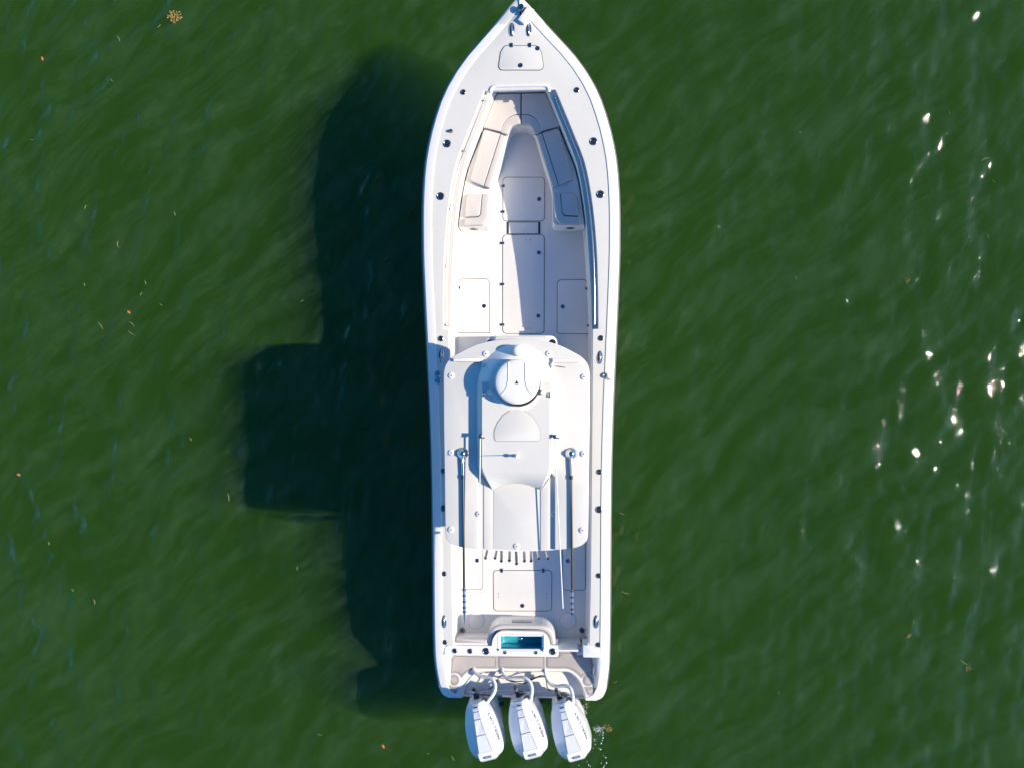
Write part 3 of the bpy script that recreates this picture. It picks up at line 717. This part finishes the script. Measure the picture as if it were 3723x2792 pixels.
# rocket launcher rod holders
br = build("launcher_bar", Geo().tube([(x, -2.44, 2.46) for x in np.linspace(-0.50, 0.50, 9)], 0.02, 10), M_GEL, BOAT, 60)
tube_lo = [(-0.474, -2.617), (-0.327, -2.615), (-0.247, -2.614), (-0.119, -2.621), (-0.018, -2.627), (0.107, -2.618), (0.216, -2.617), (0.322, -2.608), (0.460, -2.607)]
tube_hi = [(-0.481, -2.685), (-0.333, -2.683), (-0.234, -2.730), (-0.111, -2.719), (-0.000, -2.768), (0.122, -2.724), (0.225, -2.721), (0.348, -2.680), (0.486, -2.679)]
for a, b in zip(tube_lo, tube_hi):
    build("launcher_tube", Geo().tube([(*a, 2.42), (*b, 2.62)], 0.021, 12, False), M_STEEL, br, 60)
    build("tube_rim", Geo().tube([(b[0], b[1]+0.004, 2.612), (b[0], b[1]-0.004, 2.628)], 0.025, 12, False), M_STEEL, br, 60)

# ------------------------------------------------------------------ transom, livewell, door
CAP = 1.0
YW = -4.51
for x0, x1 in ((-1.17, -0.585), (0.585, 0.60)):
    build("transom_wall", Geo().box(((x0+x1)/2, YW-0.05, FLOOR-0.002), (x1-x0, 0.08, 0.60)), M_GEL, BOAT)
lw = [(-0.596, -4.569), (-0.594, -4.474), (-0.576, -4.373), (-0.531, -4.288), (-0.456, -4.227), (-0.365, -4.202)]
lw = [(abs(x), y) for x, y in lw]
arch = catmull(lw, 4)
arch_full = arch+[(-x, y) for x, y in arch[::-1]]             # right, round the front, left
body = build("livewell_body", Geo().prism(arch_full+[(-arch[0][0], -4.60), (arch[0][0], -4.60)], FLOOR-0.002, 0.885, 0.0, bottom=False, top=False), M_GEL, BOAT, 40)
sl = [(-0.187, -4.204), (0.180, -4.198)]
yfr = arch[-1][1]
build("toe_slot", Geo().box((0.005, yfr+0.004, 0.62), (0.36, 0.014, 0.14)), M_DSTEEL, body)
ip = [(x-0.075 if x > 0.075 else x, y-0.072*(k/len(arch))**0.5) for k, (x, y) in enumerate(arch)]
inner_full = ip+[(-x, y) for x, y in ip[::-1]]
g = Geo()
n_ = len(arch_full)
rows = []
for k in range(n_):
    (xa, ya_), (xb, yb_) = arch_full[k], inner_full[k]
    mx_, my_ = (xa+xb)/2, (ya_+yb_)/2
    rows.append([(xa, ya_, 0.87), (xa*0.97+xb*0.03, ya_*0.97+yb_*0.03, 0.915), (xa*0.8+xb*0.2, ya_*0.8+yb_*0.2, 0.935), (mx_, my_, 0.942), (xa*0.2+xb*0.8, ya_*0.2+yb_*0.8, 0.935), (xb, yb_, 0.915), (xb, yb_, 0.86)])
g.rows(rows, False, True, True); build("transom_bolster", g, M_VINYL, BOAT, 60)
c0 = (-1.139, -4.514); c1 = (-0.597, -4.568)
for x0, x1 in ((c0[0], -arch[0][0]-0.005),):
    build("transom_bolster", Geo().prism(fillet([(x0, -4.46), (x1, -4.46), (x1, -4.535), (x0, -4.535)], 0.015), 0.82, 0.95, 0.02), M_VINYL, BOAT, 60)
# cap: left and right halves round the livewell opening
rim_o = [(-0.406, -4.345), (0.404, -4.332), (0.404, -4.639), (-0.406, -4.653)]
rim_i = [(-0.357, -4.387), (0.359, -4.375), (0.359, -4.594), (-0.357, -4.606)]
ro = fillet(rim_o, 0.035, 4); ri = fillet(rim_i, 0.035, 4)
def yrow(v): return v
xo0, xo1 = rim_o[0][0], rim_o[1][0]; yo0, yo1 = rim_o[0][1], rim_o[2][1]
xm = 0.0
ya_cap = (-0.677, -4.721)[1]
ycf = (-0.850, -4.552)[1]
inn = [(x-0.012, y-0.012) for x, y in ip if x > 0.0 and y-0.012 > ycf+0.004]
capL_out = [(-1.30, ya_cap), *[( -abs(x), y) for x, y in []]]
left_end = fillet([(-1.335, ya_cap), (-1.335, ycf), (-1.0, ycf)], [0, 0.14, 0], 6)
archL = [(-x, y) for x, y in inn]                     # from the transom to the front centre
left = left_end[:-1]+[(-inn[0][0], ycf)]+archL+[(xm, archL[-1][1]), (xm, yo0), (xo0, yo0), (xo0, yo1), (xm, yo1), (xm, ya_cap)]
CAPO = build("transom_cap", Geo().prism(left, 0.60, CAP, 0, bottom=False), M_GEL, BOAT, 40)
xd0 = (0.640, -4.636)[0]
archR = [(x, y) for x, y in inn]
rightp = [(xm, ya_cap), (xm, yo1), (xo1, yo1), (xo1, yo0), (xm, yo0), (xm, archR[-1][1])]+archR[::-1]+[(inn[0][0], ycf+0.03), (xd0, ycf+0.03), (xd0, ya_cap)]
build("transom_cap", Geo().prism(rightp, 0.60, CAP, 0, bottom=False), M_GEL, BOAT, 40)
TUB = build("livewell", Geo().rows([[(x, y, CAP+0.003) for x, y in rim_o], [(x*0.985, y*0.985+0.015*rim_o[0][1]*0.5+0.015*rim_o[2][1]*0.5, CAP+0.006) for x, y in rim_o],
        [(x*1.03, y, 0.982) for x, y in rim_i], [(x, y, 0.978) for x, y in rim_i], [(x, y, 0.95) for x, y in rim_i]], True), M_GEL, BOAT, 30)
g = Geo(); cxm = 0.5*(rim_i[0][0]+rim_i[1][0]); cym = 0.5*(rim_i[0][1]+rim_i[2][1])
sh_ = lambda k: [((x-cxm)*k+cxm, (y-cym)*k+cym) for x, y in ri]
g.rows([[(x, y, 0.951) for x, y in sh_(1.01)], [(x, y, 0.80) for x, y in sh_(0.99)], [(x, y, 0.70) for x, y in sh_(0.96)], [(x, y, 0.675) for x, y in sh_(0.88)]], True, False, True)
build("livewell_tub", g, M_TEAL, TUB, 50)
c = (-0.012, -4.453)
build("livewell_nozzle", Geo().lathe((c[0], c[1], 0.86), [(0.038, -0.02), (0.038, 0.01), (0.03, 0.03), (0.012, 0.04), (0, 0.04)], 16, cap=False), M_STEEL, TUB, 50)
for c in ((-0.393, -4.610), (0.380, -4.605)):
    build("livewell_hinge", Geo().lathe((*c, CAP), [(0.018, -0.01), (0.018, 0.012), (0.012, 0.016), (0, 0.016)], 12, cap=False), M_DSTEEL, TUB, 50)
for (x, y), r in (((-1.159, -4.646), 0.046), ((-0.890, -4.646), 0.047), ((-0.611, -4.643), 0.062), ((-0.281, -4.658), 0.031), ((0.258, -4.651), 0.031), ((0.548, -4.630), 0.060)):
    rod_holder(x, y, r, CAP)
# transom door (port to starboard: latch post, door leaf, step, hinge post)
d0 = (0.622, -4.595); d1 = (0.989, -4.629)
DOOR = build("transom_door", Geo().prism(fillet([(d0[0], d0[1]), (d1[0], d0[1]), (d1[0], d1[1]), (d0[0], d1[1])], 0.012), 0.62, CAP-0.004, 0.012), M_GEL, BOAT)
e0 = (0.642, -4.599); e1 = (0.982, -4.697)
build("door_sill", Geo().prism([(e0[0], e0[1]+0.02), (e1[0]+0.05, e0[1]+0.02), (e1[0]+0.13, e1[1]-0.03), (e0[0], e1[1]-0.03)], FLOOR, 0.64, 0.008), M_SKID, DOOR)
c = (0.721, -4.677)
build("door_latch", Geo().box((c[0], c[1], 0.639), (0.07, 0.018, 0.012), 0, 0.003), M_BLACK, DOOR)
c = (1.021, -4.614)
build("door_hinge", Geo().box((c[0], c[1], 0.72), (0.05, 0.045, 0.24), 0, 0.004), M_STEEL, DOOR)
h0 = (1.069, -4.534)
build("hinge_post", Geo().prism(fillet([(h0[0], ycf+0.04), (1.36, ycf+0.04), (1.36, ya_cap), (h0[0], ya_cap)], [0.01, 0.01, 0.01, 0.02]), 0.60, CAP+0.005, 0.012, bottom=False), M_GEL, BOAT)
build("transom_corner", Geo().prism([(1.15, YW+0.04), (1.24, YW+0.04), (1.24, ycf+0.03), (1.15, ycf+0.03)], FLOOR, CAP+0.002, 0.006, bottom=False), M_GEL, BOAT)

# swim platform with the motor well
PL = 0.61
wl = [(-1.084, -5.616), (-1.077, -5.487), (-1.025, -5.353), (-0.918, -5.217), (-0.802, -5.153), (-0.677, -5.127)]
wr = [(1.140, -5.571), (1.082, -5.392), (0.999, -5.243), (0.885, -5.139), (0.796, -5.107), (0.690, -5.102)]
well = catmull(wl, 4)+catmull(wr[::-1], 4)
well[0] = (well[0][0], -5.615); well[-1] = (well[-1][0], -5.615)
edge = [(half(Y)-0.006, Y) for Y in (-5.36, -5.44, -5.50, -5.545, -5.575, -5.598, -5.611)]
plat = [(-1.33, -4.66), (1.33, -4.66), (1.33, -5.28)]+edge+well[::-1]+[(-x, y) for x, y in edge[::-1]]+[(-1.33, -5.28)]
PLAT = build("swim_platform", Geo().prism(plat, 0.40, PL, 0.012, bottom=False), M_GEL, BOAT, 40)
wf = [((x-0.05)*1.02+0.05, y+0.02) for x, y in well]
build("motor_well_floor", Geo().rows([[(x, y, 0.46-0.05*(-4.9-y)) for x, y in wf], [(x, -5.608, 0.42) for x, y in wf]]), M_GEL, PLAT, 60)
rr_ = [(x*0.97+0.002, max(y-0.06, -5.606), 0.47) for x, y in well]
build("motor_well_wall", Geo().rows([[(x, y, PL-0.004) for x, y in well], rr_]), M_GEL, PLAT, 60)
# taupe foam pads
def pad(pts, rad, border=0.020):
    p = ccw(rounded(pts, rad, 4) if rad else pts)
    o = build("deck_pad", Geo().prism(p, PL-0.001, PL+0.006, 0.002, bottom=False), M_PAD, BOAT, 30)
    build("pad_edge", Geo().frame(offset(p, -0.004), 0.005, PL, PL+0.005), M_PADLINE, o, 0)
    build("pad_groove", Geo().frame(offset(p, border), 0.006, PL+0.004, PL+0.0075), M_PADLINE, o, 0)
pad([(-1.263, -4.906), (-1.224, -4.856), (-1.152, -4.844), (-0.454, -4.844), (-0.454, -5.066), (-0.824, -5.073), (-0.866, -5.084), (-0.924, -5.107), (-0.995, -5.151), (-1.045, -5.198), (-1.081, -5.245), (-1.109, -5.203), (-1.145, -5.175), (-1.195, -5.162), (-1.245, -5.170), (-1.292, -5.196)], 0)
pad([(-0.426, -4.846), (0.408, -4.831), (0.408, -5.051), (-0.426, -5.066)], 0)
pad([(0.435, -4.837), (0.654, -4.828), (0.666, -4.813), (0.666, -4.758), (0.852, -4.754), (0.963, -4.753), (0.963, -4.815), (1.185, -4.812), (1.225, -4.851), (1.252, -4.954), (1.268, -5.160), (1.217, -5.141), (1.169, -5.138), (1.106, -5.159), (1.058, -5.208), (0.995, -5.142), (0.931, -5.095), (0.852, -5.057), (0.773, -5.044), (0.435, -5.050)], 0)
for c, rx, ry in (((-1.215, -5.290), 0.088, 0.096), ((1.177, -5.257), 0.090, 0.098)):
    pad(disc_pts(c, 1.0, 28, rx, ry), 0, 0.020)
pad([(-1.317, -5.381), (-1.267, -5.409), (-1.210, -5.418), (-1.145, -5.406), (-1.192, -5.550), (-1.321, -5.552)], 0)
pad([(1.114, -5.374), (1.177, -5.384), (1.240, -5.371), (1.288, -5.339), (1.294, -5.509), (1.165, -5.513)], 0)
# courtesy loop on the starboard bulwark
c = (1.299, -5.039)
build("boarding_handle", Geo().tube(catmull([(c[0]+0.01, c[1]+0.10, 0.80), (c[0]-0.03, c[1]+0.06, 0.78), (c[0]-0.035, c[1]-0.05, 0.72), (c[0]+0.0, c[1]-0.10, 0.70)], 5), 0.009, 8), M_STEEL, BOAT, 60)
# tie bar across the motors and control cables
zb_ = 0.74
tb = build("steering_tie_bar", Geo().tube([(*p, zb_) for p in [(-0.969, -5.462), (-0.859, -5.464), (-0.100, -5.412), (0.655, -5.441), (0.847, -5.472)]], 0.011, 8), M_STEEL, BOAT, 60)
for c in ((-0.854, -5.460), (-0.094, -5.406), (0.655, -5.433)):
    build("tie_bar_joint", Geo().lathe((*c, 0.70), [(0.03, 0), (0.032, 0.03), (0.022, 0.06), (0.014, 0.085), (0, 0.09)], 12, cap=False), M_STEEL, tb, 50)
    build("tie_bar_clevis", Geo().tube([(c[0]+0.02, c[1]-0.002, zb_), (c[0]+0.10, c[1]-0.004, zb_)], 0.018, 8), M_DSTEEL, tb, 60)
build("steering_ram", Geo().tube([(*p, 0.66) for p in [(-0.814, -5.517), (-0.352, -5.548)]], 0.022, 10), M_DSTEEL, tb, 60)
build("steering_ram", Geo().tube([(*p, 0.66) for p in [(-0.069, -5.472), (0.232, -5.537)]], 0.022, 10), M_DSTEEL, tb, 60)
build("steering_ram", Geo().tube([(*p, 0.66) for p in [(0.690, -5.492), (0.884, -5.529)]], 0.024, 10), M_DSTEEL, tb, 60)
for pts in ([(-0.341, -5.180), (-0.402, -5.199), (-0.438, -5.262), (-0.473, -5.351), (-0.597, -5.441)], [(-0.288, -5.259), (-0.102, -5.282), (0.092, -5.260), (0.198, -5.214), (0.338, -5.162), (0.400, -5.175), (0.435, -5.263), (0.453, -5.386), (0.532, -5.481)], [(-0.281, -5.255), (-0.175, -5.289), (0.020, -5.311), (0.161, -5.247), (0.285, -5.200), (0.391, -5.198)]):
    n_ = len(pts)
    build("control_cable", Geo().tube(catmull([(x, y, 0.68-0.10*abs(k/(n_-1)-0.5)) for k, (x, y) in enumerate(pts)], 6), 0.009, 8), M_BLACK, BOAT, 60)
for c in ((-0.916, -5.157), (-0.390, -5.138), (0.399, -5.115)):
    build("hose_grommet", Geo().tube([(c[0], c[1]+0.02, 0.56), (c[0]+0.02, c[1]-0.03, 0.57)], 0.042, 14), M_HOSE, BOAT, 50)

# ------------------------------------------------------------------ outboard motors
VT = [0.00, 0.05, 0.14, 0.30, 0.50, 0.70, 0.82, 0.91, 0.965]
TAB = dict(zp=[1.25, 1.325, 1.385, 1.43, 1.45, 1.445, 1.43, 1.39, 1.31], hp=[.055, .053, .057, .072, .095, .122, .138, .138, .118],
           hs=[.140, .175, .212, .258, .290, .296, .282, .240, .180], zs=[1.16, 1.20, 1.23, 1.25, 1.25, 1.24, 1.22, 1.19, 1.15],
           hb=[.165, .205, .250, .298, .328, .326, .302, .250, .185], zb=[.98]*9, hk=[.150, .19, .23, .27, .29, .28, .25, .20, .14], zk=[.80]*9)
TF = {k: hermite(list(zip(VT, v))) for k, v in TAB.items()}
def cowl_pt(v, k, side):                    # k: 0 plate edge .. 1 shoulder
    h = TF['hp'](v)*(1-k)+TF['hs'](v)*k; z = TF['zp'](v)*(1-k)+TF['zs'](v)*k
    return Vector((side*h, -v, z))
def text_mesh(txt, size, extr=0.0):
    c = bpy.data.curves.new("t", 'FONT'); c.body = txt; c.size = size; c.resolution_u = 2
    c.offset = size*0.018; c.align_x = 'CENTER'; c.align_y = 'CENTER'
    o = bpy.data.objects.new("t", c); col.objects.link(o)
    dg = bpy.context.evaluated_depsgraph_get()
    m = bpy.data.meshes.new_from_object(o.evaluated_get(dg))
    bpy.data.objects.remove(o); bpy.data.curves.remove(c)
    return [tuple(v.co) for v in m.vertices], [tuple(p.vertices) for p in m.polygons]
def dense(q, n=10):
    q = ccw(q); out = []
    for i in range(len(q)):
        a, b = q[i], q[(i+1) % len(q)]
        out += [(a[0]+(b[0]-a[0])*k/n, a[1]+(b[1]-a[1])*k/n) for k in range(n)]
    return out
def motor(slot, yaw, label, hose):
    ax, ay = math.cos(yaw), math.sin(yaw)
    o0 = Vector((slot[0]-math.sin(yaw)*0.075, slot[1]+math.cos(yaw)*0.075, 0.0))
    M = bpy.data.objects.new("outboard_motor", None); col.objects.link(M)
    M.location = o0; M.rotation_euler = (0, 0, yaw)
    M["label"] = label; M["category"] = "outboard motor"; M["group"] = "outboard motors on the transom"
    inv = (Matrix.Translation(o0) @ Matrix.Rotation(yaw, 4, 'Z')).inverted()
    loc = lambda p: tuple(inv @ Vector(p))
    rk = lambda v, a: v+a*(1-v/0.965)**1.5
    g = Geo(); rows = []
    for v in [0, .0125, .025, .0375]+[.05+.0225*k for k in range(40)]+[.95, .965]:
        t = {k: f(v) for k, f in TF.items()}
        L = [(0, -v, t['zp']+0.004), (t['hp'], -v, t['zp']), (t['hs'], -v, t['zs']), (t['hb'], -rk(v, 0.09), t['zb']), (t['hb']*0.985, -rk(v, 0.12), t['zb']-0.05), (t['hk'], -rk(v, 0.19), t['zk'])]
        rows.append(L+[(-x, y, z) for x, y, z in L[:0:-1]])
    g.rows(rows, True, True, True)
    cowl = build("cowl", g, M_MOTOR, M, 22)
    # raised panels on the crown
    def pz(x, y): return TF['zp'](-y)
    for v0, v1, k in ((0.10, 0.20, 0.84), (0.215, 0.455, 0.84), (0.47, 0.755, 0.86)):
        q = [(TF['hp'](v0)*k, -v0), (TF['hp'](v1)*k, -v1), (-TF['hp'](v1)*k, -v1), (-TF['hp'](v0)*k, -v0)]
        build("cowl_panel", Geo().prism(dense(q), -0.004, 0.011, 0, pz), M_MPANEL, cowl, 0)
        build("panel_seam", Geo().frame(offset(ccw(dense(q)), -0.006), 0.006, -0.004, 0.009, pz), M_MLINE, cowl, 0)
    # front cap slot and rear grilles
    build("tilt_slot", Geo().tube([(-0.035, -0.040, TF['zp'](0.04)+0.004), (0.035, -0.040, TF['zp'](0.04)+0.004)], 0.010, 8), M_BLACK, cowl, 60)
    for sd in (1, -1):
        a, b = cowl_pt(0.74, 0.36, sd), cowl_pt(0.90, 0.42, sd)
        build("rear_grille", Geo().tube([a+Vector((0, 0, .002)), b+Vector((0, 0, .002))], 0.008, 6), M_DSTEEL, cowl, 60)
        if sd < 0: continue
        v_, f_ = text_mesh("MERCURY", 0.064)
        P = []
        for x, y, z in v_:
            vv = 0.42-sd*x*1.72; kk = 0.76-y*4.0
            p = cowl_pt(vv, kk, sd)
            P.append((p.x+sd*0.004, p.y, p.z+0.006))
        gg = Geo().add(P, f_); build("lettering", gg, M_DECAL, cowl, 0)
    v_, f_ = text_mesh("400", 0.080)
    P = [(x*1.25, -0.862+y*0.95, TF['zp'](0.862-y*0.95)+0.011) for x, y, z in v_]
    build("number_decal", Geo().add(P, f_), M_DECAL, cowl, 0)
    # lower chaps, swivel bracket, leg and gearcase
    ch = [(0.14, -0.20), (0.24, -0.28), (0.285, -0.45), (0.275, -0.62), (0.20, -0.84), (0, -0.90)]
    ch = ch+[(-x, y) for x, y in ch[-2::-1]]
    build("lower_chaps", Geo().prism(ch, 0.50, 0.81, 0.01), M_MOTOR, M, 40)
    build("front_chaps", Geo().prism(fillet([(-0.20, -0.10), (0.13, -0.10), (0.17, -0.24), (-0.25, -0.27)], 0.03), 0.55, 0.90, 0.03), M_MPANEL, M, 40)
    build("swivel_bracket", Geo().prism(fillet([(-0.12, -0.12), (0.08, -0.12), (0.12, -0.30), (-0.16, -0.30)], 0.03), 0.10, 0.64, 0.02), M_MDARK, M, 40)
    build("steering_arm", Geo().prism(fillet([(-0.090, 0.10), (-0.050, 0.10), (0.01, -0.15), (-0.10, -0.15)], 0.012), 0.66, 0.74, 0.01), M_MDARK, M, 40)
    for x in (-0.14, -0.02, 0.10):
        build("bracket_bolt", Geo().lathe((x*0.75, -0.15, 0.64), [(0.014, -0.004), (0.014, 0.010), (0, 0.012)], 8, cap=False), M_STEEL, M, 40)
    build("rigging_port", Geo().prism(fillet([(0.07, -0.02), (0.16, -0.03), (0.18, -0.12), (0.09, -0.09)], 0.02), 0.95, 1.12, 0.01), M_MDARK, M, 40)
    leg = [(0.10, -0.24), (0.12, -0.40), (0.07, -0.66), (-0.07, -0.66), (-0.12, -0.40), (-0.10, -0.24)]
    build("leg", Geo().prism(leg, -0.45, 0.52, 0), M_MOTOR, M, 40)
    build("cavitation_plate", Geo().prism([(0.06, -0.25), (0.15, -0.5), (0.12, -0.92), (-0.12, -0.92), (-0.15, -0.5), (-0.06, -0.25)], -0.27, -0.25, 0), M_MOTOR, M, 0)
    build("gearcase", Geo().tube([(0, -0.08, -0.55), (0, -0.2, -0.55), (0, -0.5, -0.55), (0, -0.7, -0.55)], [0.01, 0.07, 0.085, 0.06], 14), M_MOTOR, M, 60)
    prop = build("propeller", Geo().tube([(0, -0.7, -0.55), (0, -0.82, -0.55)], [0.06, 0.05], 12), M_STEEL, M, 60)
    for k in range(4):
        a = k*math.pi/2
        d = Vector((math.cos(a), 0, math.sin(a))); n = Vector((-math.sin(a), 0, math.cos(a)))
        c_ = Vector((0, -0.76, -0.55))
        q = [c_+d*0.05-n*0.03+Vector((0, .04, 0)), c_+d*0.19-n*0.09+Vector((0, .05, 0)), c_+d*0.20+n*0.05-Vector((0, .04, 0)), c_+d*0.05+n*0.03-Vector((0, .04, 0))]
        gb = Geo(); gb.add([tuple(p) for p in q]+[tuple(p+Vector((0, .006, 0))) for p in q], [(0, 1, 2, 3), (7, 6, 5, 4), (0, 4, 5, 1), (1, 5, 6, 2), (2, 6, 7, 3), (3, 7, 4, 0)])
        build("propeller_blade", gb, M_STEEL, prop, 0)
    n_ = len(hose)
    zz = [0.58, 0.66, 0.74, 0.80, 0.86, 0.92, 0.98, 1.04, 1.06, 1.02]
    pth = [loc((x, y, np.interp(k/(n_-1), np.linspace(0, 1, 10), zz))) for k, (x, y) in enumerate(hose)]
    build("rigging_hose", Geo().tube(catmull(pth, 6), 0.031, 12), M_HOSE, M, 60)
    return M
motor((-0.756, -5.540), R(15.0), "white outboard motor at the left, nearest the dark hull shadow", [(-0.869, -5.059), (-0.839, -5.120), (-0.725, -5.170), (-0.585, -5.170), (-0.488, -5.206), (-0.453, -5.296), (-0.488, -5.402), (-0.564, -5.487), (-0.606, -5.570), (-0.613, -5.628)])
motor((-0.011, -5.489), R(16.0), "white outboard motor in the middle of the three on the transom", [(-0.357, -5.050), (-0.331, -5.133), (-0.235, -5.196), (-0.077, -5.162), (0.045, -5.140), (0.146, -5.189), (0.188, -5.284), (0.179, -5.406), (0.162, -5.494), (0.153, -5.567)])
motor((0.716, -5.513), R(17.0), "white outboard motor at the right, beside the patch of bubbles", [(0.411, -5.036), (0.428, -5.157), (0.507, -5.274), (0.620, -5.302), (0.741, -5.266), (0.846, -5.275), (0.887, -5.357), (0.898, -5.444), (0.899, -5.531), (0.896, -5.592)])

# ------------------------------------------------------------------ floating things
def leafy(name, c, L, wd, yaw, m, label, cat, group=None, curl=0.0, z=0.02):
    rows = []
    for k in range(9):
        t = k/8*2-1
        ww = wd*max(0.06, (1-t*t)**0.7); bx_ = curl*(1-t*t)
        rows.append([(bx_-ww, t*L/2, 0.0), (bx_, t*L/2, 0.006), (bx_+ww, t*L/2, 0.0), (bx_, t*L/2, -0.004)])
    o = build(name, Geo().rows(rows, True, True, True), m, None, 60)
    zz = float(wave_height(np.array([[c[0]]]), np.array([[c[1]]]))[0, 0])
    o.location = (c[0], c[1], zz+WZ+z); o.rotation_euler = (0, 0, yaw)
    o["label"] = label; o["category"] = cat
    if group: o["group"] = group
    return o
for c, yaw, lab in (((-9.402, 6.339), 0.3, "small orange leaf adrift near the upper left corner"), ((-7.666, 1.387), 0.9, "bright orange leaf adrift left of the hull shadow"),
               ((-9.886, -1.769), 1.2, "tiny orange leaf adrift at the far left edge"), ((-2.681, -6.892), 0.5, "orange leaf adrift below the shadow, left of the motors"), ((-9.408, 6.340), 0.9, "")):
    if lab: leafy("floating_leaf", c, 0.085, 0.022, yaw, M_LEAF, lab, "leaf", "orange leaves adrift")
def clump(c, r, n, label, m=None):
    g = Geo(); rr = random.Random(int(abs(c[0]*1000)))
    for k in range(n):
        a = rr.uniform(0, 6.28); d = r*rr.random()**0.7
        p = Vector((d*math.cos(a), d*math.sin(a), rr.uniform(-0.01, 0.02)))
        q = p+Vector((rr.uniform(-1, 1), rr.uniform(-1, 1), rr.uniform(-.3, .4)))*r*0.45
        mm = (p+q)/2+Vector((rr.uniform(-1, 1), rr.uniform(-1, 1), 0.3))*r*0.12
        g.tube([p, mm, q], [0.004, rr.uniform(0.008, 0.014), 0.003], 4)
    o = build("seaweed_clump", g, m or M_WEED, None, 0)
    zz = float(wave_height(np.array([[c[0]]]), np.array([[c[1]]]))[0, 0])
    o.location = (c[0], c[1], zz+WZ+0.012); o["label"] = label; o["category"] = "seaweed"; o["group"] = "seaweed clumps adrift"
clump((-6.745, 7.068), 0.12, 70, "large yellow brown seaweed clump near the top left of the water")
clump((7.074, -4.632), 0.05, 26, "small yellow seaweed clump at the lower right among the glints")
clump((8.160, -5.223), 0.05, 22, "seaweed clump with a trailing strand at the far lower right")
clump((1.583, -6.482), 0.07, 22, "faint brown seaweed patch beside the right outboard motor")
clump((7.059, 1.890), 0.045, 16, "curled yellow seaweed strand right of the boat's front hatches")
BL = [((-7.062, 6.915), 0.10, 2.3), ((-7.869, 6.687), 0.16, 0.5), ((-7.968, 5.875), 0.09, 0.9), ((-8.548, 3.442), 0.10, 2.7), ((-7.886, 2.711), 0.16, 0.1), ((-9.630, 4.759), 0.09, 1.4), ((-8.564, 1.928), 0.08, 0.3),
      ((-8.244, 1.132), 0.20, 0.6), ((-7.622, 1.156), 0.17, 1.0), ((-7.611, 0.985), 0.18, 0.95), ((-7.342, 1.958), 0.10, 0.4), ((-7.419, 1.744), 0.09, 2.6), ((-7.035, 1.528), 0.10, 1.1), ((-4.263, 1.594), 0.10, 1.9),
      ((-6.778, 3.289), 0.11, 0.5), ((-8.382, -4.235), 0.14, 0.2), ((-8.769, -3.998), 0.08, 0.7), ((-5.683, -2.176), 0.18, 0.15), ((-4.333, -3.527), 0.10, 0.1), ((-6.434, -1.061), 0.09, 0.4),
      ((5.130, 4.663), 0.09, 1.2), ((7.804, 4.986), 0.12, 0.5), ((8.471, 4.112), 0.20, 1.9), ((8.643, 3.730), 0.10, 0.8), ((8.545, 2.717), 0.13, 0.3), ((5.054, 1.970), 0.10, 0.5), ((1.711, -5.574), 0.13, 2.1),
      ((1.840, -2.433), 0.12, 1.2), ((1.917, -3.910), 0.22, 1.3), ((8.101, -5.098), 0.24, 1.0), ((4.766, -5.737), 0.08, 0.0), ((-9.240, -3.090), 0.09, 0.4), ((-3.893, -6.685), 0.12, 1.5), ((-1.341, -7.100), 0.13, 0.6), ((-1.816, -7.006), 0.08, 1.5)]
def where(c):
    x, y = c
    if x < -1.2: return "in the upper left water" if y > 3.2 else ("left of the hardtop shadow" if y > -1.5 else ("in the lower left water" if x < -4 else "below the hull shadow, left of the motors"))
    return "in the upper right water" if y > 0.5 else ("close along the right side of the hull" if x < 3 else "in the lower right water")
for c, L, yaw in BL:
    leafy("seagrass_blade", c, L*0.9, 0.0052, yaw, M_BLADE, "thin pale seagrass blade adrift "+where(c), "seagrass", "seagrass blades adrift "+where(c), random.uniform(-0.03, 0.03), 0.012)
# bubbles beside the right motor
g = Geo(); rr = random.Random(3)
spots = []
for bx0, by0, sx, sy, n in ((1150, 880, 90, 60, 70), (770, 330, 50, 30, 20), (880, 520, 50, 60, 30), (920, 420, 60, 60, 12), (1080, 1100, 60, 30, 10)):
    for k in range(n): spots.append((bx0+rr.gauss(0, sx*0.6), by0+rr.gauss(0, sy*0.6), rr.uniform(2.0, 8.5)))
for p in ((1240, 950, 16), (1230, 1000, 13), (1240, 1060, 15), (1225, 1110, 12), (1205, 1165, 15), (1090, 1180, 9), (1190, 1280, 16), (1160, 1260, 10), (1290, 1435, 14), (1305, 1545, 17), (1205, 1555, 10), (1270, 1600, 11), (960, 1590, 12), (990, 1615, 9), (1250, 1635, 11), (770, 1615, 9), (1255, 845, 11), (1245, 1400, 6), (930, 1530, 7), (1050, 1255, 7)):
    spots.append(p)
x0, y0 = (0.284, -5.653); x1, y1 = (1.255, -6.605)
for px, py, pr in spots:
    X = x0+(x1-x0)*px/1000; Y = y0+(y1-y0)*py/1000; rad = pr*abs(x1-x0)/1000*0.95
    zz = float(wave_height(np.array([[X]]), np.array([[Y]]))[0, 0])
    g.lathe((X, Y, zz+WZ-0.002), [(rad, 0.0), (rad*0.8, rad*0.35), (rad*0.3, rad*0.5)], 7, rr.uniform(0.7, 1.3), rr.uniform(0.7, 1.3))
o = build("foam", g, M_FOAM, None, 60)
o["kind"] = "stuff"; o["label"] = "white bubbles and foam flecks beside the right outboard motor"; o["category"] = "foam"
